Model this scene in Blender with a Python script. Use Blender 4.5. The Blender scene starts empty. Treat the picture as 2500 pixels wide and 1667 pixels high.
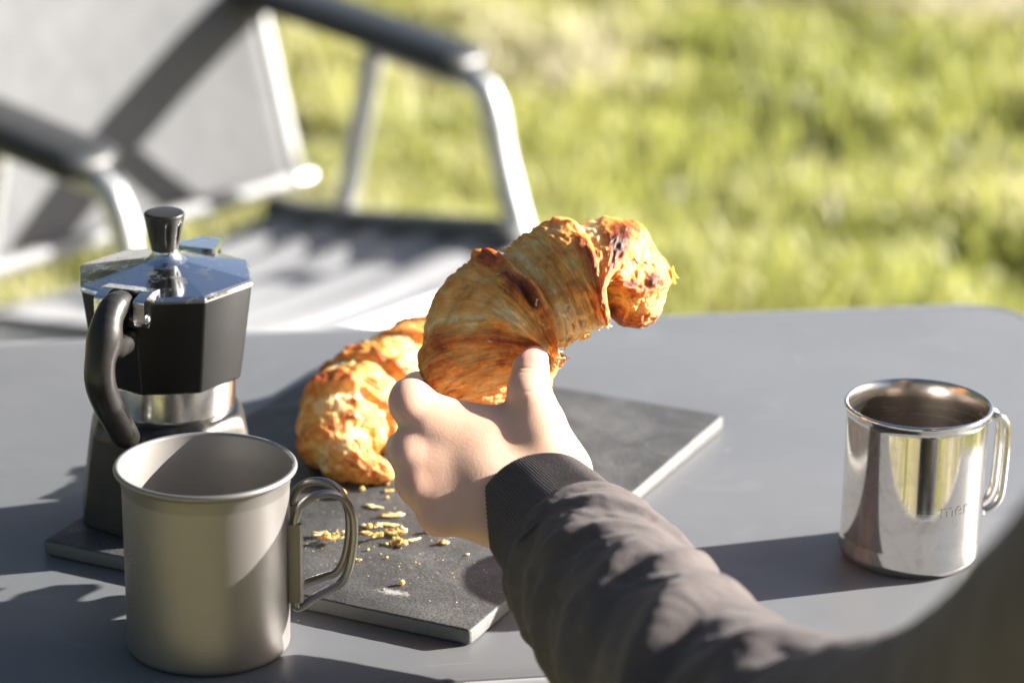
import bpy, math, random
import numpy as np
from mathutils import Matrix, Vector
R = math.radians
PI = math.pi
scene = bpy.context.scene
col = scene.collection

# ------------------------------------------------------------------ camera
PITCH, ROLL = R(18.8), R(0.9)
CAM_Z = 1.245
CAM_M = Matrix.Rotation(PI/2 - PITCH, 3, 'X') @ Matrix.Rotation(ROLL, 3, 'Z')
cam_data = bpy.data.cameras.new('camera')
cam_data.sensor_width = 36.0
cam_data.lens = 100.6
cam_data.clip_start = 0.02
cam_data.clip_end = 400.0
cam_data.dof.use_dof = True
cam_data.dof.focus_distance = 1.305
cam_data.dof.aperture_fstop = 5.8
cam_data.dof.aperture_blades = 9
cam = bpy.data.objects.new('camera', cam_data)
col.objects.link(cam)
cam.matrix_world = Matrix.Translation((0, 0, CAM_Z)) @ CAM_M.to_4x4()
scene.camera = cam

# ------------------------------------------------------------------ sky, sun, exposure
SUN_AZ, SUN_EL = R(17.5), R(20.2)          # sun stands to the right, a little beyond the table
world = bpy.data.worlds.new('World')
scene.world = world
world.use_nodes = True
wn = world.node_tree.nodes
bg = wn['Background']
sky = wn.new('ShaderNodeTexSky')
sky.sky_type = 'NISHITA'
sky.sun_disc = False
sky.sun_elevation = SUN_EL
sky.sun_rotation = PI/2 - SUN_AZ
sky.air_density = 0.55
sky.dust_density = 1.8
sky.ozone_density = 0.4
world.node_tree.links.new(sky.outputs['Color'], bg.inputs['Color'])
bg.inputs['Strength'].default_value = 0.05
sun_data = bpy.data.lights.new('sun', 'SUN')
sun_data.energy = 5.0
sun_data.angle = R(0.55)
sun_data.color = (1.0, 0.95, 0.88)
sun = bpy.data.objects.new('sun', sun_data)
col.objects.link(sun)
sdir = Vector((math.cos(SUN_EL)*math.cos(SUN_AZ), math.cos(SUN_EL)*math.sin(SUN_AZ), math.sin(SUN_EL)))
sun.rotation_euler = sdir.to_track_quat('Z', 'Y').to_euler()
sun.location = sdir*20
vs = scene.view_settings
vs.view_transform = 'Standard'
vs.look = 'None'
vs.exposure = 1.9
vs.gamma = 1.0
vs.use_curve_mapping = False
scene.cycles.max_bounces = 10
scene.cycles.sample_clamp_indirect = 8.0
scene.cycles.use_denoising = True

rng = np.random.default_rng(11)
random.seed(4)

# ------------------------------------------------------------------ numeric noise
def _hash(ix, iy, iz, seed):
    h = (ix.astype(np.int64)*374761393 + iy.astype(np.int64)*668265263 + iz.astype(np.int64)*2147483647 + seed*1274126177) & 0xFFFFFFFF
    h = ((h ^ (h >> 13))*1274126177) & 0xFFFFFFFF
    h = ((h ^ (h >> 16))*2246822519) & 0xFFFFFFFF
    return ((h ^ (h >> 15)) & 0xFFFFFF)/float(0xFFFFFF)*2.0 - 1.0

def vnoise(p, seed=0):
    p = np.asarray(p, float)
    i = np.floor(p)
    f = p - i
    f = f*f*f*(f*(f*6 - 15) + 10)
    i = i.astype(np.int64)
    x, y, z = i[..., 0], i[..., 1], i[..., 2]
    out = 0
    for dx in (0, 1):
        wx = f[..., 0] if dx else 1 - f[..., 0]
        for dy in (0, 1):
            wy = f[..., 1] if dy else 1 - f[..., 1]
            for dz in (0, 1):
                wz = f[..., 2] if dz else 1 - f[..., 2]
                out = out + wx*wy*wz*_hash(x + dx, y + dy, z + dz, seed)
    return out

def fbm(p, octs=4, seed=0, gain=0.5):
    p = np.asarray(p, float)
    o, a, t = 0, 1.0, 0.0
    for k in range(octs):
        o = o + a*vnoise(p*(2.03**k) + 17.3*k, seed + k*13)
        t += a
        a *= gain
    return o/t

def sstep(a, b, x):
    t = np.clip((x - a)/(b - a), 0, 1)
    return t*t*(3 - 2*t)

# ------------------------------------------------------------------ object helpers
def link(name, me, mat=None, parent=None, smooth=True, loc=None):
    o = bpy.data.objects.new(name, me)
    col.objects.link(o)
    if mat is not None and not me.materials:
        me.materials.append(mat)
    if smooth and len(me.polygons):
        me.polygons.foreach_set('use_smooth', np.ones(len(me.polygons), bool))
    if parent is not None:
        o.parent = parent
    if loc is not None:
        o.location = loc
    return o

def mesh(name, verts, faces):
    me = bpy.data.meshes.new(name)
    me.from_pydata([tuple(map(float, v)) for v in verts], [], [tuple(map(int, f)) for f in faces])
    me.update()
    return me

def mesh_np(name, verts, quads):
    verts = np.ascontiguousarray(verts, np.float32)
    quads = np.ascontiguousarray(quads, np.int32)
    k = quads.shape[1]
    me = bpy.data.meshes.new(name)
    me.vertices.add(len(verts))
    me.vertices.foreach_set('co', verts.ravel())
    me.loops.add(quads.size)
    me.loops.foreach_set('vertex_index', quads.ravel())
    me.polygons.add(len(quads))
    me.polygons.foreach_set('loop_start', np.arange(0, quads.size, k, dtype=np.int32))
    me.polygons.foreach_set('loop_total', np.full(len(quads), k, np.int32))
    me.update(calc_edges=True)
    me.validate()
    return me

def attr_f(me, name, vals):
    a = me.attributes.new(name, 'FLOAT', 'POINT')
    a.data.foreach_set('value', np.ascontiguousarray(vals, np.float32))

def attr_v(me, name, vals):
    a = me.attributes.new(name, 'FLOAT_VECTOR', 'POINT')
    a.data.foreach_set('vector', np.ascontiguousarray(vals, np.float32).ravel())

def empty(name, loc, label, cat, group=None, rz=0.0):
    o = bpy.data.objects.new(name, None)
    o.empty_display_size = 0.02
    col.objects.link(o)
    o.location = loc
    o.rotation_euler = (0, 0, rz)
    return tag(o, label, cat, group)

def tag(o, label, cat, group=None, kind=None):
    if label: o['label'] = label
    if cat: o['category'] = cat
    if group: o['group'] = group
    if kind: o['kind'] = kind
    return o

def grid_quads(n, m, wrap_n=False, wrap_m=True):
    a = np.arange(n if wrap_n else n - 1)
    b = np.arange(m if wrap_m else m - 1)
    A, B = np.meshgrid(a, b, indexing='ij')
    A2, B2 = (A + 1) % n, (B + 1) % m
    return np.stack([A*m + B, A*m + B2, A2*m + B2, A2*m + B], -1).reshape(-1, 4)

def lathe(profile, seg=96, name='lathe', ang=None):
    """profile: list of (r, z); closed by tiny end radii"""
    pr = np.array(profile, float)
    th = np.linspace(0, 2*PI, seg, endpoint=False)
    V = np.stack([pr[:, None, 0]*np.cos(th), pr[:, None, 0]*np.sin(th), np.repeat(pr[:, 1:2], seg, 1)], -1)
    q = grid_quads(len(pr), seg)
    return mesh_np(name, V.reshape(-1, 3), q[:, ::1])

def round_profile(pts, rads, n=6):
    """polyline with filleted corners"""
    out = [pts[0]]
    for i in range(1, len(pts) - 1):
        p, a, b = Vector(pts[i]), Vector(pts[i-1]), Vector(pts[i+1])
        r = rads[i]
        if r <= 0:
            out.append(tuple(p)); continue
        d1, d2 = (a - p).normalized(), (b - p).normalized()
        ang = d1.angle(d2)
        t = min(r/math.tan(ang/2), (a - p).length*.49, (b - p).length*.49)
        p1, p2 = p + d1*t, p + d2*t
        for k in range(n + 1):
            s = k/n
            q = p1*(1-s)**2 + p*2*s*(1-s) + p2*s*s
            out.append(tuple(q))
    out.append(pts[-1])
    return out

def spline(pts, n, closed=False):
    """Catmull-Rom through rows of any width, resampled evenly by length"""
    P = np.array(pts, float)
    k = len(P)
    if closed:
        Q = np.vstack([P[-1:], P, P[:2]])
        segs = k
    else:
        Q = np.vstack([2*P[:1] - P[1:2], P, 2*P[-1:] - P[-2:-1]])
        segs = k - 1
    out = []
    for i in range(segs):
        p0, p1, p2, p3 = Q[i], Q[i+1], Q[i+2], Q[i+3]
        t = np.linspace(0, 1, 40, endpoint=False)[:, None]
        out.append(.5*((2*p1) + (-p0 + p2)*t + (2*p0 - 5*p1 + 4*p2 - p3)*t*t + (-p0 + 3*p1 - 3*p2 + p3)*t**3))
    C = np.vstack(out + ([Q[1:2]] if closed else [P[-1:]]))
    L = np.r_[0, np.cumsum(np.linalg.norm(np.diff(C[:, :3], axis=0), axis=1))]
    s = np.linspace(0, L[-1], n, endpoint=not closed)
    return np.stack([np.interp(s, L, C[:, j]) for j in range(C.shape[1])], 1), L[-1]

def frames(C, ref):
    """frames along a curve: tangent, normal (as near ref as can be), binormal; ref transported"""
    T = np.gradient(C, axis=0)
    T /= np.linalg.norm(T, axis=1)[:, None]
    N = np.zeros_like(C)
    v = np.array(ref, float)
    for i in range(len(C)):
        v = v - T[i]*(v @ T[i])
        v /= np.linalg.norm(v)
        N[i] = v
    return T, N, np.cross(T, N)

def tube(pts, r, n=48, seg=12, ref=(0, 0, 1), closed=False, flat=1.0, name='tube', cap=True):
    C, L = spline(pts, n, closed)
    T, N, B = frames(C[:, :3], ref)
    if C.shape[1] > 3:
        rad = C[:, 3]
    else:
        rad = np.full(n, r)
    th = np.linspace(0, 2*PI, seg, endpoint=False)
    V = C[:, None, :3] + rad[:, None, None]*(np.cos(th)[None, :, None]*N[:, None] + flat*np.sin(th)[None, :, None]*B[:, None])
    V = V.reshape(-1, 3)
    q = grid_quads(n, seg, closed)
    faces = [tuple(f) for f in q]
    if cap and not closed:
        V = np.vstack([V, C[:1, :3] - T[:1]*rad[0]*.35, C[-1:, :3] + T[-1:]*rad[-1]*.35])
        a, b = len(V) - 2, len(V) - 1
        for j in range(seg):
            faces.append((a, (j + 1) % seg, j))
            faces.append((b, (n-1)*seg + j, (n-1)*seg + (j + 1) % seg))
    return mesh(name, V, faces)

def prism(outline, z0, z1, bev=0.0, name='prism', segs=3):
    """outline in xy, extruded, with rounded top and bottom edges"""
    P = np.array(outline, float)
    n = len(P)
    nx = np.roll(P, -1, 0) - np.roll(P, 1, 0)
    nrm = np.stack([nx[:, 1], -nx[:, 0]], 1)
    nrm /= np.linalg.norm(nrm, axis=1)[:, None]
    rings = []
    if bev > 0:
        for k in range(segs + 1):
            a = PI/2*k/segs
            rings.append((bev*(1 - math.sin(a)), z0 + bev*(1 - math.cos(a))))
        for k in range(segs + 1):
            a = PI/2*(1 - k/segs)
            rings.append((bev*(1 - math.sin(a)), z1 - bev*(1 - math.cos(a))))
    else:
        rings = [(0, z0), (0, z1)]
    V = []
    for off, z in rings:
        q = P - nrm*off
        V += [(x, y, z) for x, y in q]
    F = [tuple(f) for f in grid_quads(len(rings), n)]
    F.append(tuple(range(n - 1, -1, -1)))
    F.append(tuple((len(rings)-1)*n + j for j in range(n)))
    return mesh(name, V, F)

def rrect(cx, cy, hx, hy, rad, ang=0.0, n=8):
    out = []
    for k, (sx, sy) in enumerate(((1, 1), (-1, 1), (-1, -1), (1, -1))):
        for j in range(n + 1):
            a = PI/2*k + PI/2*j/n
            out.append((sx*(hx - rad) + rad*math.cos(a), sy*(hy - rad) + rad*math.sin(a)))
    ca, sa = math.cos(ang), math.sin(ang)
    return [(cx + x*ca - y*sa, cy + x*sa + y*ca) for x, y in out]

def box_mesh(sx, sy, sz, bev=0.002, name='box'):
    return prism(rrect(0, 0, sx/2, sy/2, max(bev, .0004), 0, 3), -sz/2, sz/2, bev, name, 2)

# ------------------------------------------------------------------ implicit surfaces
def rcone(P, a, b, ra, rb):
    a, b = np.array(a, float), np.array(b, float)
    d = b - a
    t = np.clip(((P - a) @ d)/max(d @ d, 1e-12), 0, 1)
    return np.linalg.norm(P - a - t[..., None]*d, axis=-1) - (ra + (rb - ra)*t)

def ellip(P, c, r, M=None):
    q = P - np.array(c, float)
    if M is not None:
        q = q @ np.array(M)
    r = np.array(r, float)
    k0 = np.linalg.norm(q/r, axis=-1)
    k1 = np.linalg.norm(q/(r*r), axis=-1)
    return k0*(k0 - 1)/np.maximum(k1, 1e-9)

def smin(a, b, k):
    h = np.maximum(k - np.abs(a - b), 0)/k
    return np.minimum(a, b) - h*h*k*.25

def surface_nets(fn, lo, hi, h, relax=2):
    lo, hi = np.array(lo, float), np.array(hi, float)
    n = np.ceil((hi - lo)/h).astype(int) + 1
    ax = [lo[k] + h*np.arange(n[k]) for k in range(3)]
    F = np.empty(n)
    for i in range(0, n[0], 16):
        G = np.stack(np.meshgrid(ax[0][i:i+16], ax[1], ax[2], indexing='ij'), -1)
        F[i:i+16] = fn(G.reshape(-1, 3)).reshape(G.shape[:3])
    S = F < 0
    nx, ny, nz = n - 1
    cnt = np.zeros((nx, ny, nz))
    acc = np.zeros((nx, ny, nz, 3))
    cor = [(i, j, k) for i in (0, 1) for j in (0, 1) for k in (0, 1)]
    for a in range(8):
        for b in range(a + 1, 8):
            A, B = cor[a], cor[b]
            if sum(abs(A[t] - B[t]) for t in range(3)) != 1:
                continue
            fa = F[A[0]:A[0]+nx, A[1]:A[1]+ny, A[2]:A[2]+nz]
            fb = F[B[0]:B[0]+nx, B[1]:B[1]+ny, B[2]:B[2]+nz]
            m = (fa < 0) != (fb < 0)
            t = np.where(m, fa/np.where(m, fa - fb, 1), 0)
            cnt += m
            for d in range(3):
                acc[..., d] += np.where(m, A[d] + t*(B[d] - A[d]), 0)
    act = cnt > 0
    idx = np.full((nx, ny, nz), -1, np.int64)
    idx[act] = np.arange(act.sum())
    base = np.argwhere(act)
    V = lo + h*(base + acc[act]/cnt[act][:, None])
    Q = []
    for d in range(3):
        e1, e2 = (d + 1) % 3, (d + 2) % 3
        sl0 = [slice(None)]*3; sl1 = [slice(None)]*3
        sl0[d] = slice(0, n[d]-1); sl1[d] = slice(1, n[d])
        s0, s1 = S[tuple(sl0)], S[tuple(sl1)]
        w = np.argwhere(s0 != s1)
        w = w[(w[:, e1] > 0) & (w[:, e2] > 0) & (w[:, e1] < n[e1]-1) & (w[:, e2] < n[e2]-1)]
        flip = s0[tuple(w.T)]
        def at(o1, o2):
            c = w.copy(); c[:, e1] -= o1; c[:, e2] -= o2
            return idx[tuple(c.T)]
        q = np.stack([at(1, 1), at(0, 1), at(0, 0), at(1, 0)], 1)
        q[~flip] = q[~flip][:, ::-1]
        Q.append(q)
    Q = np.vstack(Q)
    Q = Q[(Q >= 0).all(1)]
    e = h*.5
    for _ in range(relax):
        f0 = fn(V)
        g = np.stack([fn(V + e*np.eye(3)[k]) - fn(V - e*np.eye(3)[k]) for k in range(3)], 1)/(2*e)
        V = V - f0[:, None]*g/np.maximum((g*g).sum(1), .2)[:, None]
    return V, Q

# ------------------------------------------------------------------ materials
def new_mat(name):
    m = bpy.data.materials.new(name)
    m.use_nodes = True
    nt = m.node_tree
    return m, nt, nt.nodes['Principled BSDF']

def N(nt, kind, **kw):
    n = nt.nodes.new(kind)
    for k, v in kw.items():
        if k in n.inputs.keys():
            n.inputs[k].default_value = v
        else:
            setattr(n, k, v)
    return n

def ramp(nt, stops, fac=None, interp='LINEAR'):
    r = nt.nodes.new('ShaderNodeValToRGB')
    r.color_ramp.interpolation = interp
    el = r.color_ramp.elements
    while len(el) < len(stops):
        el.new(0.5)
    for e, (p, c) in zip(el, stops):
        e.position = p
        e.color = tuple(c) + (1,) if len(c) == 3 else c
    if fac is not None:
        nt.links.new(fac, r.inputs['Fac'])
    return r

def coords(nt, scale=(1, 1, 1), kind='Object'):
    tc = nt.nodes.new('ShaderNodeTexCoord')
    mp = nt.nodes.new('ShaderNodeMapping')
    mp.inputs['Scale'].default_value = scale
    nt.links.new(tc.outputs[kind], mp.inputs['Vector'])
    return mp.outputs['Vector']

def noise(nt, vec, scale, detail=4, rough=.5, dist=0.0):
    n = nt.nodes.new('ShaderNodeTexNoise')
    n.inputs['Scale'].default_value = scale
    n.inputs['Detail'].default_value = detail
    n.inputs['Roughness'].default_value = rough
    n.inputs['Distortion'].default_value = dist
    if vec is not None:
        nt.links.new(vec, n.inputs['Vector'])
    return n.outputs['Fac']

def bump(nt, bsdf, height, strength=.2, dist=.001, normal=None):
    b = nt.nodes.new('ShaderNodeBump')
    b.inputs['Strength'].default_value = strength
    b.inputs['Distance'].default_value = dist
    nt.links.new(height, b.inputs['Height'])
    if normal is not None:
        nt.links.new(normal, b.inputs['Normal'])
    nt.links.new(b.outputs['Normal'], bsdf.inputs['Normal'])
    return b.outputs['Normal']

def mapr(nt, v, a, b, c, d):
    m = nt.nodes.new('ShaderNodeMapRange')
    for k, x in zip(('From Min', 'From Max', 'To Min', 'To Max'), (a, b, c, d)):
        m.inputs[k].default_value = x
    nt.links.new(v, m.inputs['Value'])
    return m.outputs['Result']

def mixc(nt, fac, a, b, mode='MIX'):
    m = nt.nodes.new('ShaderNodeMix')
    m.data_type = 'RGBA'
    m.blend_type = mode
    for s, v in ((0, fac), (6, a), (7, b)):
        if hasattr(v, 'is_linked') or isinstance(v, bpy.types.NodeSocket):
            nt.links.new(v, m.inputs[s])
        else:
            m.inputs[s].default_value = v if s == 0 else (tuple(v) + (1,))[:4]
    return m.outputs[2]

def mat_simple(name, color, rough=.5, metal=0.0, var=.12, nscale=40, bstr=.1, bdist=.0005, bscale=None, spec=.5, rvar=.06, kind='Object'):
    m, nt, b = new_mat(name)
    v = coords(nt, kind=kind)
    n1 = noise(nt, v, nscale, 5, .55)
    c0 = [max(0, x*(1 - var)) for x in color]
    c1 = [min(1, x*(1 + var)) for x in color]
    r = ramp(nt, [(.3, c0), (.7, c1)], n1)
    nt.links.new(r.outputs['Color'], b.inputs['Base Color'])
    b.inputs['Metallic'].default_value = metal
    b.inputs['Specular IOR Level'].default_value = spec
    nt.links.new(mapr(nt, noise(nt, v, nscale*.6, 4), .3, .7, max(.02, rough - rvar), rough + rvar), b.inputs['Roughness'])
    if bstr:
        bump(nt, b, noise(nt, v, bscale or nscale*8, 3), bstr, bdist)
    return m

def mat_table():
    m, nt, b = new_mat('table_laminate')
    v = coords(nt)
    fine = noise(nt, v, 2200, 2, .6)
    big = noise(nt, v, 9, 5, .6)
    r = ramp(nt, [(.3, (.142, .148, .157)), (.7, (.162, .168, .177))], big)
    sp = nt.nodes.new('ShaderNodeTexVoronoi')
    sp.inputs['Scale'].default_value = 120
    nt.links.new(v, sp.inputs['Vector'])
    dots = mapr(nt, sp.outputs['Distance'], .10, .06, 0, 1)
    gate = mapr(nt, noise(nt, v, 67, 2), .66, .70, 0, 1)
    mul = N(nt, 'ShaderNodeMath', operation='MULTIPLY')
    nt.links.new(dots, mul.inputs[0]); nt.links.new(gate, mul.inputs[1])
    sv = coords(nt, (3, 260, 1))
    tc2 = nt.nodes.new('ShaderNodeVectorRotate'); tc2.inputs['Angle'].default_value = .7
    nt.links.new(sv, tc2.inputs['Vector'])
    scr = mapr(nt, noise(nt, coords(nt, (5, 190, 1)), 1.0, 2, .5, 1.5), .735, .76, 0, .22)
    scr_g = N(nt, 'ShaderNodeMath', operation='MULTIPLY')
    nt.links.new(scr, scr_g.inputs[0]); nt.links.new(mapr(nt, noise(nt, v, 14, 3), .5, .6, 0, 1), scr_g.inputs[1])
    smear = mapr(nt, noise(nt, v, 24, 6, .65, 1.2), .58, .74, 0, .16)
    c0 = mixc(nt, smear, r.outputs['Color'], (.30, .305, .31))
    c0 = mixc(nt, scr_g.outputs[0], c0, (.42, .42, .42))
    c = mixc(nt, mul.outputs[0], c0, (.55, .54, .52))
    nt.links.new(c, b.inputs['Base Color'])
    nt.links.new(mapr(nt, noise(nt, v, 16, 6, .6), .3, .7, .36, .46), b.inputs['Roughness'])
    b.inputs['Specular IOR Level'].default_value = .36
    bump(nt, b, fine, .35, .00022)
    return m

def mat_slate():
    m, nt, b = new_mat('slate')
    v = coords(nt)
    n1 = noise(nt, v, 26, 8, .62, .6)
    n2 = noise(nt, v, 900, 3, .7)
    n3 = noise(nt, v, 110, 6, .6, 1.0)
    r = ramp(nt, [(.30, (.040, .040, .040)), (.55, (.070, .070, .069)), (.75, (.115, .115, .112))], n1)
    g = ramp(nt, [(.36, (.35, .35, .35)), (.66, (1.75, 1.75, 1.75))], n2)
    c = mixc(nt, .75, r.outputs['Color'], g.outputs['Color'], 'MULTIPLY')
    # pale dusty scuffs and a smudge of flour
    sc = mapr(nt, n3, .60, .72, 0, .25)
    c = mixc(nt, sc, c, (.26, .26, .255))
    tc = nt.nodes.new('ShaderNodeTexCoord')
    sub = N(nt, 'ShaderNodeVectorMath', operation='SUBTRACT')
    sub.inputs[1].default_value = (.0646, -.1354, .004)
    nt.links.new(tc.outputs['Object'], sub.inputs[0])
    mp = N(nt, 'ShaderNodeMapping')
    mp.inputs['Rotation'].default_value = (0, 0, .5)
    mp.inputs['Scale'].default_value = (1/.010, 1/.0045, 20)
    nt.links.new(sub.outputs[0], mp.inputs['Vector'])
    ln = N(nt, 'ShaderNodeVectorMath', operation='LENGTH')
    nt.links.new(mp.outputs[0], ln.inputs[0])
    ad = N(nt, 'ShaderNodeMath', operation='ADD')
    nt.links.new(ln.outputs['Value'], ad.inputs[0])
    nt.links.new(mapr(nt, noise(nt, v, 420, 4, .7), .3, .7, -.55, .55), ad.inputs[1])
    fl = mapr(nt, ad.outputs[0], .80, .25, 0, .5)
    c = mixc(nt, fl, c, (.62, .60, .57))
    ge = nt.nodes.new('ShaderNodeNewGeometry')
    sp = nt.nodes.new('ShaderNodeSeparateXYZ')
    nt.links.new(ge.outputs['True Normal'], sp.inputs[0])
    c = mixc(nt, mapr(nt, sp.outputs['Z'], .75, .35, 0, .85), c, (.20, .198, .19))      # sawn, unsealed edge
    nt.links.new(c, b.inputs['Base Color'])
    b.inputs['Roughness'].default_value = .56
    b.inputs['Specular IOR Level'].default_value = .45
    nrm = bump(nt, b, n2, .5, .0005)
    bump(nt, b, n1, .5, .0022, nrm)
    return m

def mat_metal(name, color, rough, stretch=(1, 1, 1), bscale=600, bstr=.12, spots=0.0, rvar=.05, anis=0.0, metal=1.0):
    m, nt, b = new_mat(name)
    v = coords(nt, stretch)
    vo = coords(nt)
    n1 = noise(nt, v, bscale, 4, .6)
    n2 = noise(nt, vo, 45, 6, .65, .4)
    b.inputs['Metallic'].default_value = metal
    r = ramp(nt, [(.3, [x*.93 for x in color]), (.7, color)], n2)
    cc = r.outputs['Color']
    rr = mapr(nt, n1, .3, .7, max(.03, rough - rvar), rough + rvar)
    if spots:
        vo2 = nt.nodes.new('ShaderNodeTexVoronoi')
        vo2.feature = 'SMOOTH_F1'
        vo2.inputs['Scale'].default_value = 260
        nt.links.new(vo, vo2.inputs['Vector'])
        gate = mapr(nt, noise(nt, vo, 120, 5, .7, .6), .50, .64, 0, 1)
        mul = N(nt, 'ShaderNodeMath', operation='MULTIPLY')
        nt.links.new(gate, mul.inputs[0])
        nt.links.new(mapr(nt, vo2.outputs['Distance'], .15, .5, .3, 1), mul.inputs[1])
        ad = N(nt, 'ShaderNodeMath', operation='MULTIPLY_ADD')
        nt.links.new(mul.outputs[0], ad.inputs[0])
        ad.inputs[1].default_value = spots
        nt.links.new(rr, ad.inputs[2])
        rr = ad.outputs[0]
        cc = mixc(nt, mul.outputs[0], cc, [x*.80 for x in color])
    nt.links.new(cc, b.inputs['Base Color'])
    nt.links.new(rr, b.inputs['Roughness'])
    b.inputs['Anisotropic'].default_value = anis
    bump(nt, b, n1, bstr, .0002)
    return m

def mat_crust(name):
    m, nt, b = new_mat(name)
    at = N(nt, 'ShaderNodeAttribute', attribute_name='brown')
    st = N(nt, 'ShaderNodeAttribute', attribute_name='st')
    v = coords(nt)
    mp = N(nt, 'ShaderNodeMapping')
    mp.inputs['Scale'].default_value = (420, 26, 26)
    nt.links.new(st.outputs['Vector'], mp.inputs['Vector'])
    stri = noise(nt, mp.outputs[0], 1.0, 5, .62, .5)
    mp2 = N(nt, 'ShaderNodeMapping')
    mp2.inputs['Scale'].default_value = (150, 40, 40)
    nt.links.new(st.outputs['Vector'], mp2.inputs['Vector'])
    fl = noise(nt, mp2.outputs[0], 1.0, 6, .68, 1.2)
    mp3 = N(nt, 'ShaderNodeMapping')
    mp3.inputs['Scale'].default_value = (62, 5, 5)
    nt.links.new(st.outputs['Vector'], mp3.inputs['Vector'])
    flow = noise(nt, mp3.outputs[0], 1.0, 4, .6, .9)
    mot = noise(nt, v, 210, 6, .68, .5)
    a1 = N(nt, 'ShaderNodeMath', operation='MULTIPLY_ADD')
    nt.links.new(mapr(nt, stri, .25, .75, -1, 1), a1.inputs[0]); a1.inputs[1].default_value = .09
    nt.links.new(at.outputs['Fac'], a1.inputs[2])
    a2 = N(nt, 'ShaderNodeMath', operation='MULTIPLY_ADD')
    nt.links.new(mapr(nt, mot, .25, .75, -1, 1), a2.inputs[0]); a2.inputs[1].default_value = .15
    nt.links.new(a1.outputs[0], a2.inputs[2])
    a3 = N(nt, 'ShaderNodeMath', operation='MULTIPLY_ADD')
    nt.links.new(mapr(nt, fl, .25, .75, -1, 1), a3.inputs[0]); a3.inputs[1].default_value = .13
    nt.links.new(a2.outputs[0], a3.inputs[2])
    a4 = N(nt, 'ShaderNodeMath', operation='MULTIPLY_ADD')
    nt.links.new(mapr(nt, flow, .28, .72, -1, 1), a4.inputs[0]); a4.inputs[1].default_value = .20
    nt.links.new(a3.outputs[0], a4.inputs[2])
    a3 = a4
    r = ramp(nt, [(.0, (.95, .74, .42)), (.07, (.93, .60, .20)), (.32, (.87, .44, .105)), (.56, (.70, .26, .042)), (.80, (.44, .115, .018)), (1.0, (.19, .042, .011))], a3.outputs[0])
    nt.links.new(r.outputs['Color'], b.inputs['Base Color'])
    nt.links.new(mapr(nt, a3.outputs[0], .1, .8, .55, .30), b.inputs['Roughness'])
    b.inputs['Specular IOR Level'].default_value = .5
    b.inputs['Subsurface Weight'].default_value = .45
    b.inputs['Subsurface Radius'].default_value = (1.0, .5, .2)
    b.inputs['Subsurface Scale'].default_value = .007
    nrm = bump(nt, b, stri, .55, .0009)
    nrm = bump(nt, b, fl, .6, .0012, nrm)
    bump(nt, b, mot, .35, .0006, nrm)
    return m

def mat_skin():
    m, nt, b = new_mat('skin')
    v = coords(nt)
    n1 = noise(nt, v, 55, 4, .55)
    r = ramp(nt, [(.3, (.70, .43, .29)), (.7, (.77, .50, .355))], n1)
    fl = N(nt, 'ShaderNodeAttribute', attribute_name='flush')
    c = mixc(nt, fl.outputs['Fac'], r.outputs['Color'], (.76, .33, .28))
    nt.links.new(c, b.inputs['Base Color'])
    b.inputs['Roughness'].default_value = .46
    b.inputs['Subsurface Weight'].default_value = .35
    b.inputs['Subsurface Radius'].default_value = (1.0, .35, .18)
    b.inputs['Subsurface Scale'].default_value = .006
    vo = nt.nodes.new('ShaderNodeTexVoronoi')
    vo.inputs['Scale'].default_value = 900
    nt.links.new(v, vo.inputs['Vector'])
    nrm = bump(nt, b, vo.outputs['Distance'], .10, .00025)
    nrm = bump(nt, b, noise(nt, v, 90, 4, .5), .10, .0006, nrm)
    bump(nt, b, noise(nt, coords(nt, (1, .35, 1)), 520, 4, .65, 1.5), .16, .0005, nrm)
    return m

def mat_cloth(name, color, wscale=900):
    m, nt, b = new_mat(name)
    v = coords(nt)
    n1 = noise(nt, v, 30, 5, .6)
    n2 = noise(nt, v, wscale, 3, .7)
    r = ramp(nt, [(.3, [x*.86 for x in color]), (.7, [x*1.12 for x in color])], n1)
    g = ramp(nt, [(.3, (.75, .75, .75)), (.7, (1.2, 1.2, 1.2))], n2)
    nt.links.new(mixc(nt, .7, r.outputs['Color'], g.outputs['Color'], 'MULTIPLY'), b.inputs['Base Color'])
    b.inputs['Roughness'].default_value = .85
    b.inputs['Specular IOR Level'].default_value = .2
    b.inputs['Sheen Weight'].default_value = .12
    b.inputs['Sheen Roughness'].default_value = .45
    b.inputs['Sheen Tint'].default_value = (.9, .85, .88, 1)
    bump(nt, b, n2, .45, .0006)
    return m

M = {}
M['table'] = mat_table()
M['trim'] = mat_simple('edge_trim', (.52, .54, .55), .32, .35, .05, 30, .05)
M['leg'] = mat_simple('aluminium', (.50, .51, .52), .46, .80, .06, 30, .08)
M['slate'] = mat_slate()
M['post'] = mat_simple('dimmed_post', (.34, .345, .35), .5, .3, .06, 30, .08)  # silver frame tube; darker colour stands in for a weaker highlight
M['rod'] = mat_simple('dimmed_rod', (.22, .225, .23), .6, .2, .06, 30, .08)  # darker variant of the leg metal, dimming the bright light on this tube
M['steel'] = mat_metal('polished_steel', (.80, .77, .73), .085, (1, 1, 60), 22, .05, .06, .03)
M['steel_in'] = mat_metal('brushed_steel', (.62, .57, .52), .24, (1, 1, 40), 30, .12, 0, .05)
M['titanium'] = mat_metal('titanium', (.325, .305, .29), .46, (1, 1, 1), 1500, .10, 0, .04, metal=.72)
M['ti_in'] = mat_metal('titanium_inside', (.31, .29, .27), .45, (1, 1, 1), 1500, .10, 0, .04, metal=.25)
M['ti_plate'] = mat_metal('titanium_plate', (.24, .22, .20), .50, (1, 1, 1), 900, .10, 0, .04, metal=.8)
M['ti_wire'] = mat_metal('titanium_wire', (.36, .335, .31), .36, (1, 1, 1), 900, .05, 0, .04)
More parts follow.
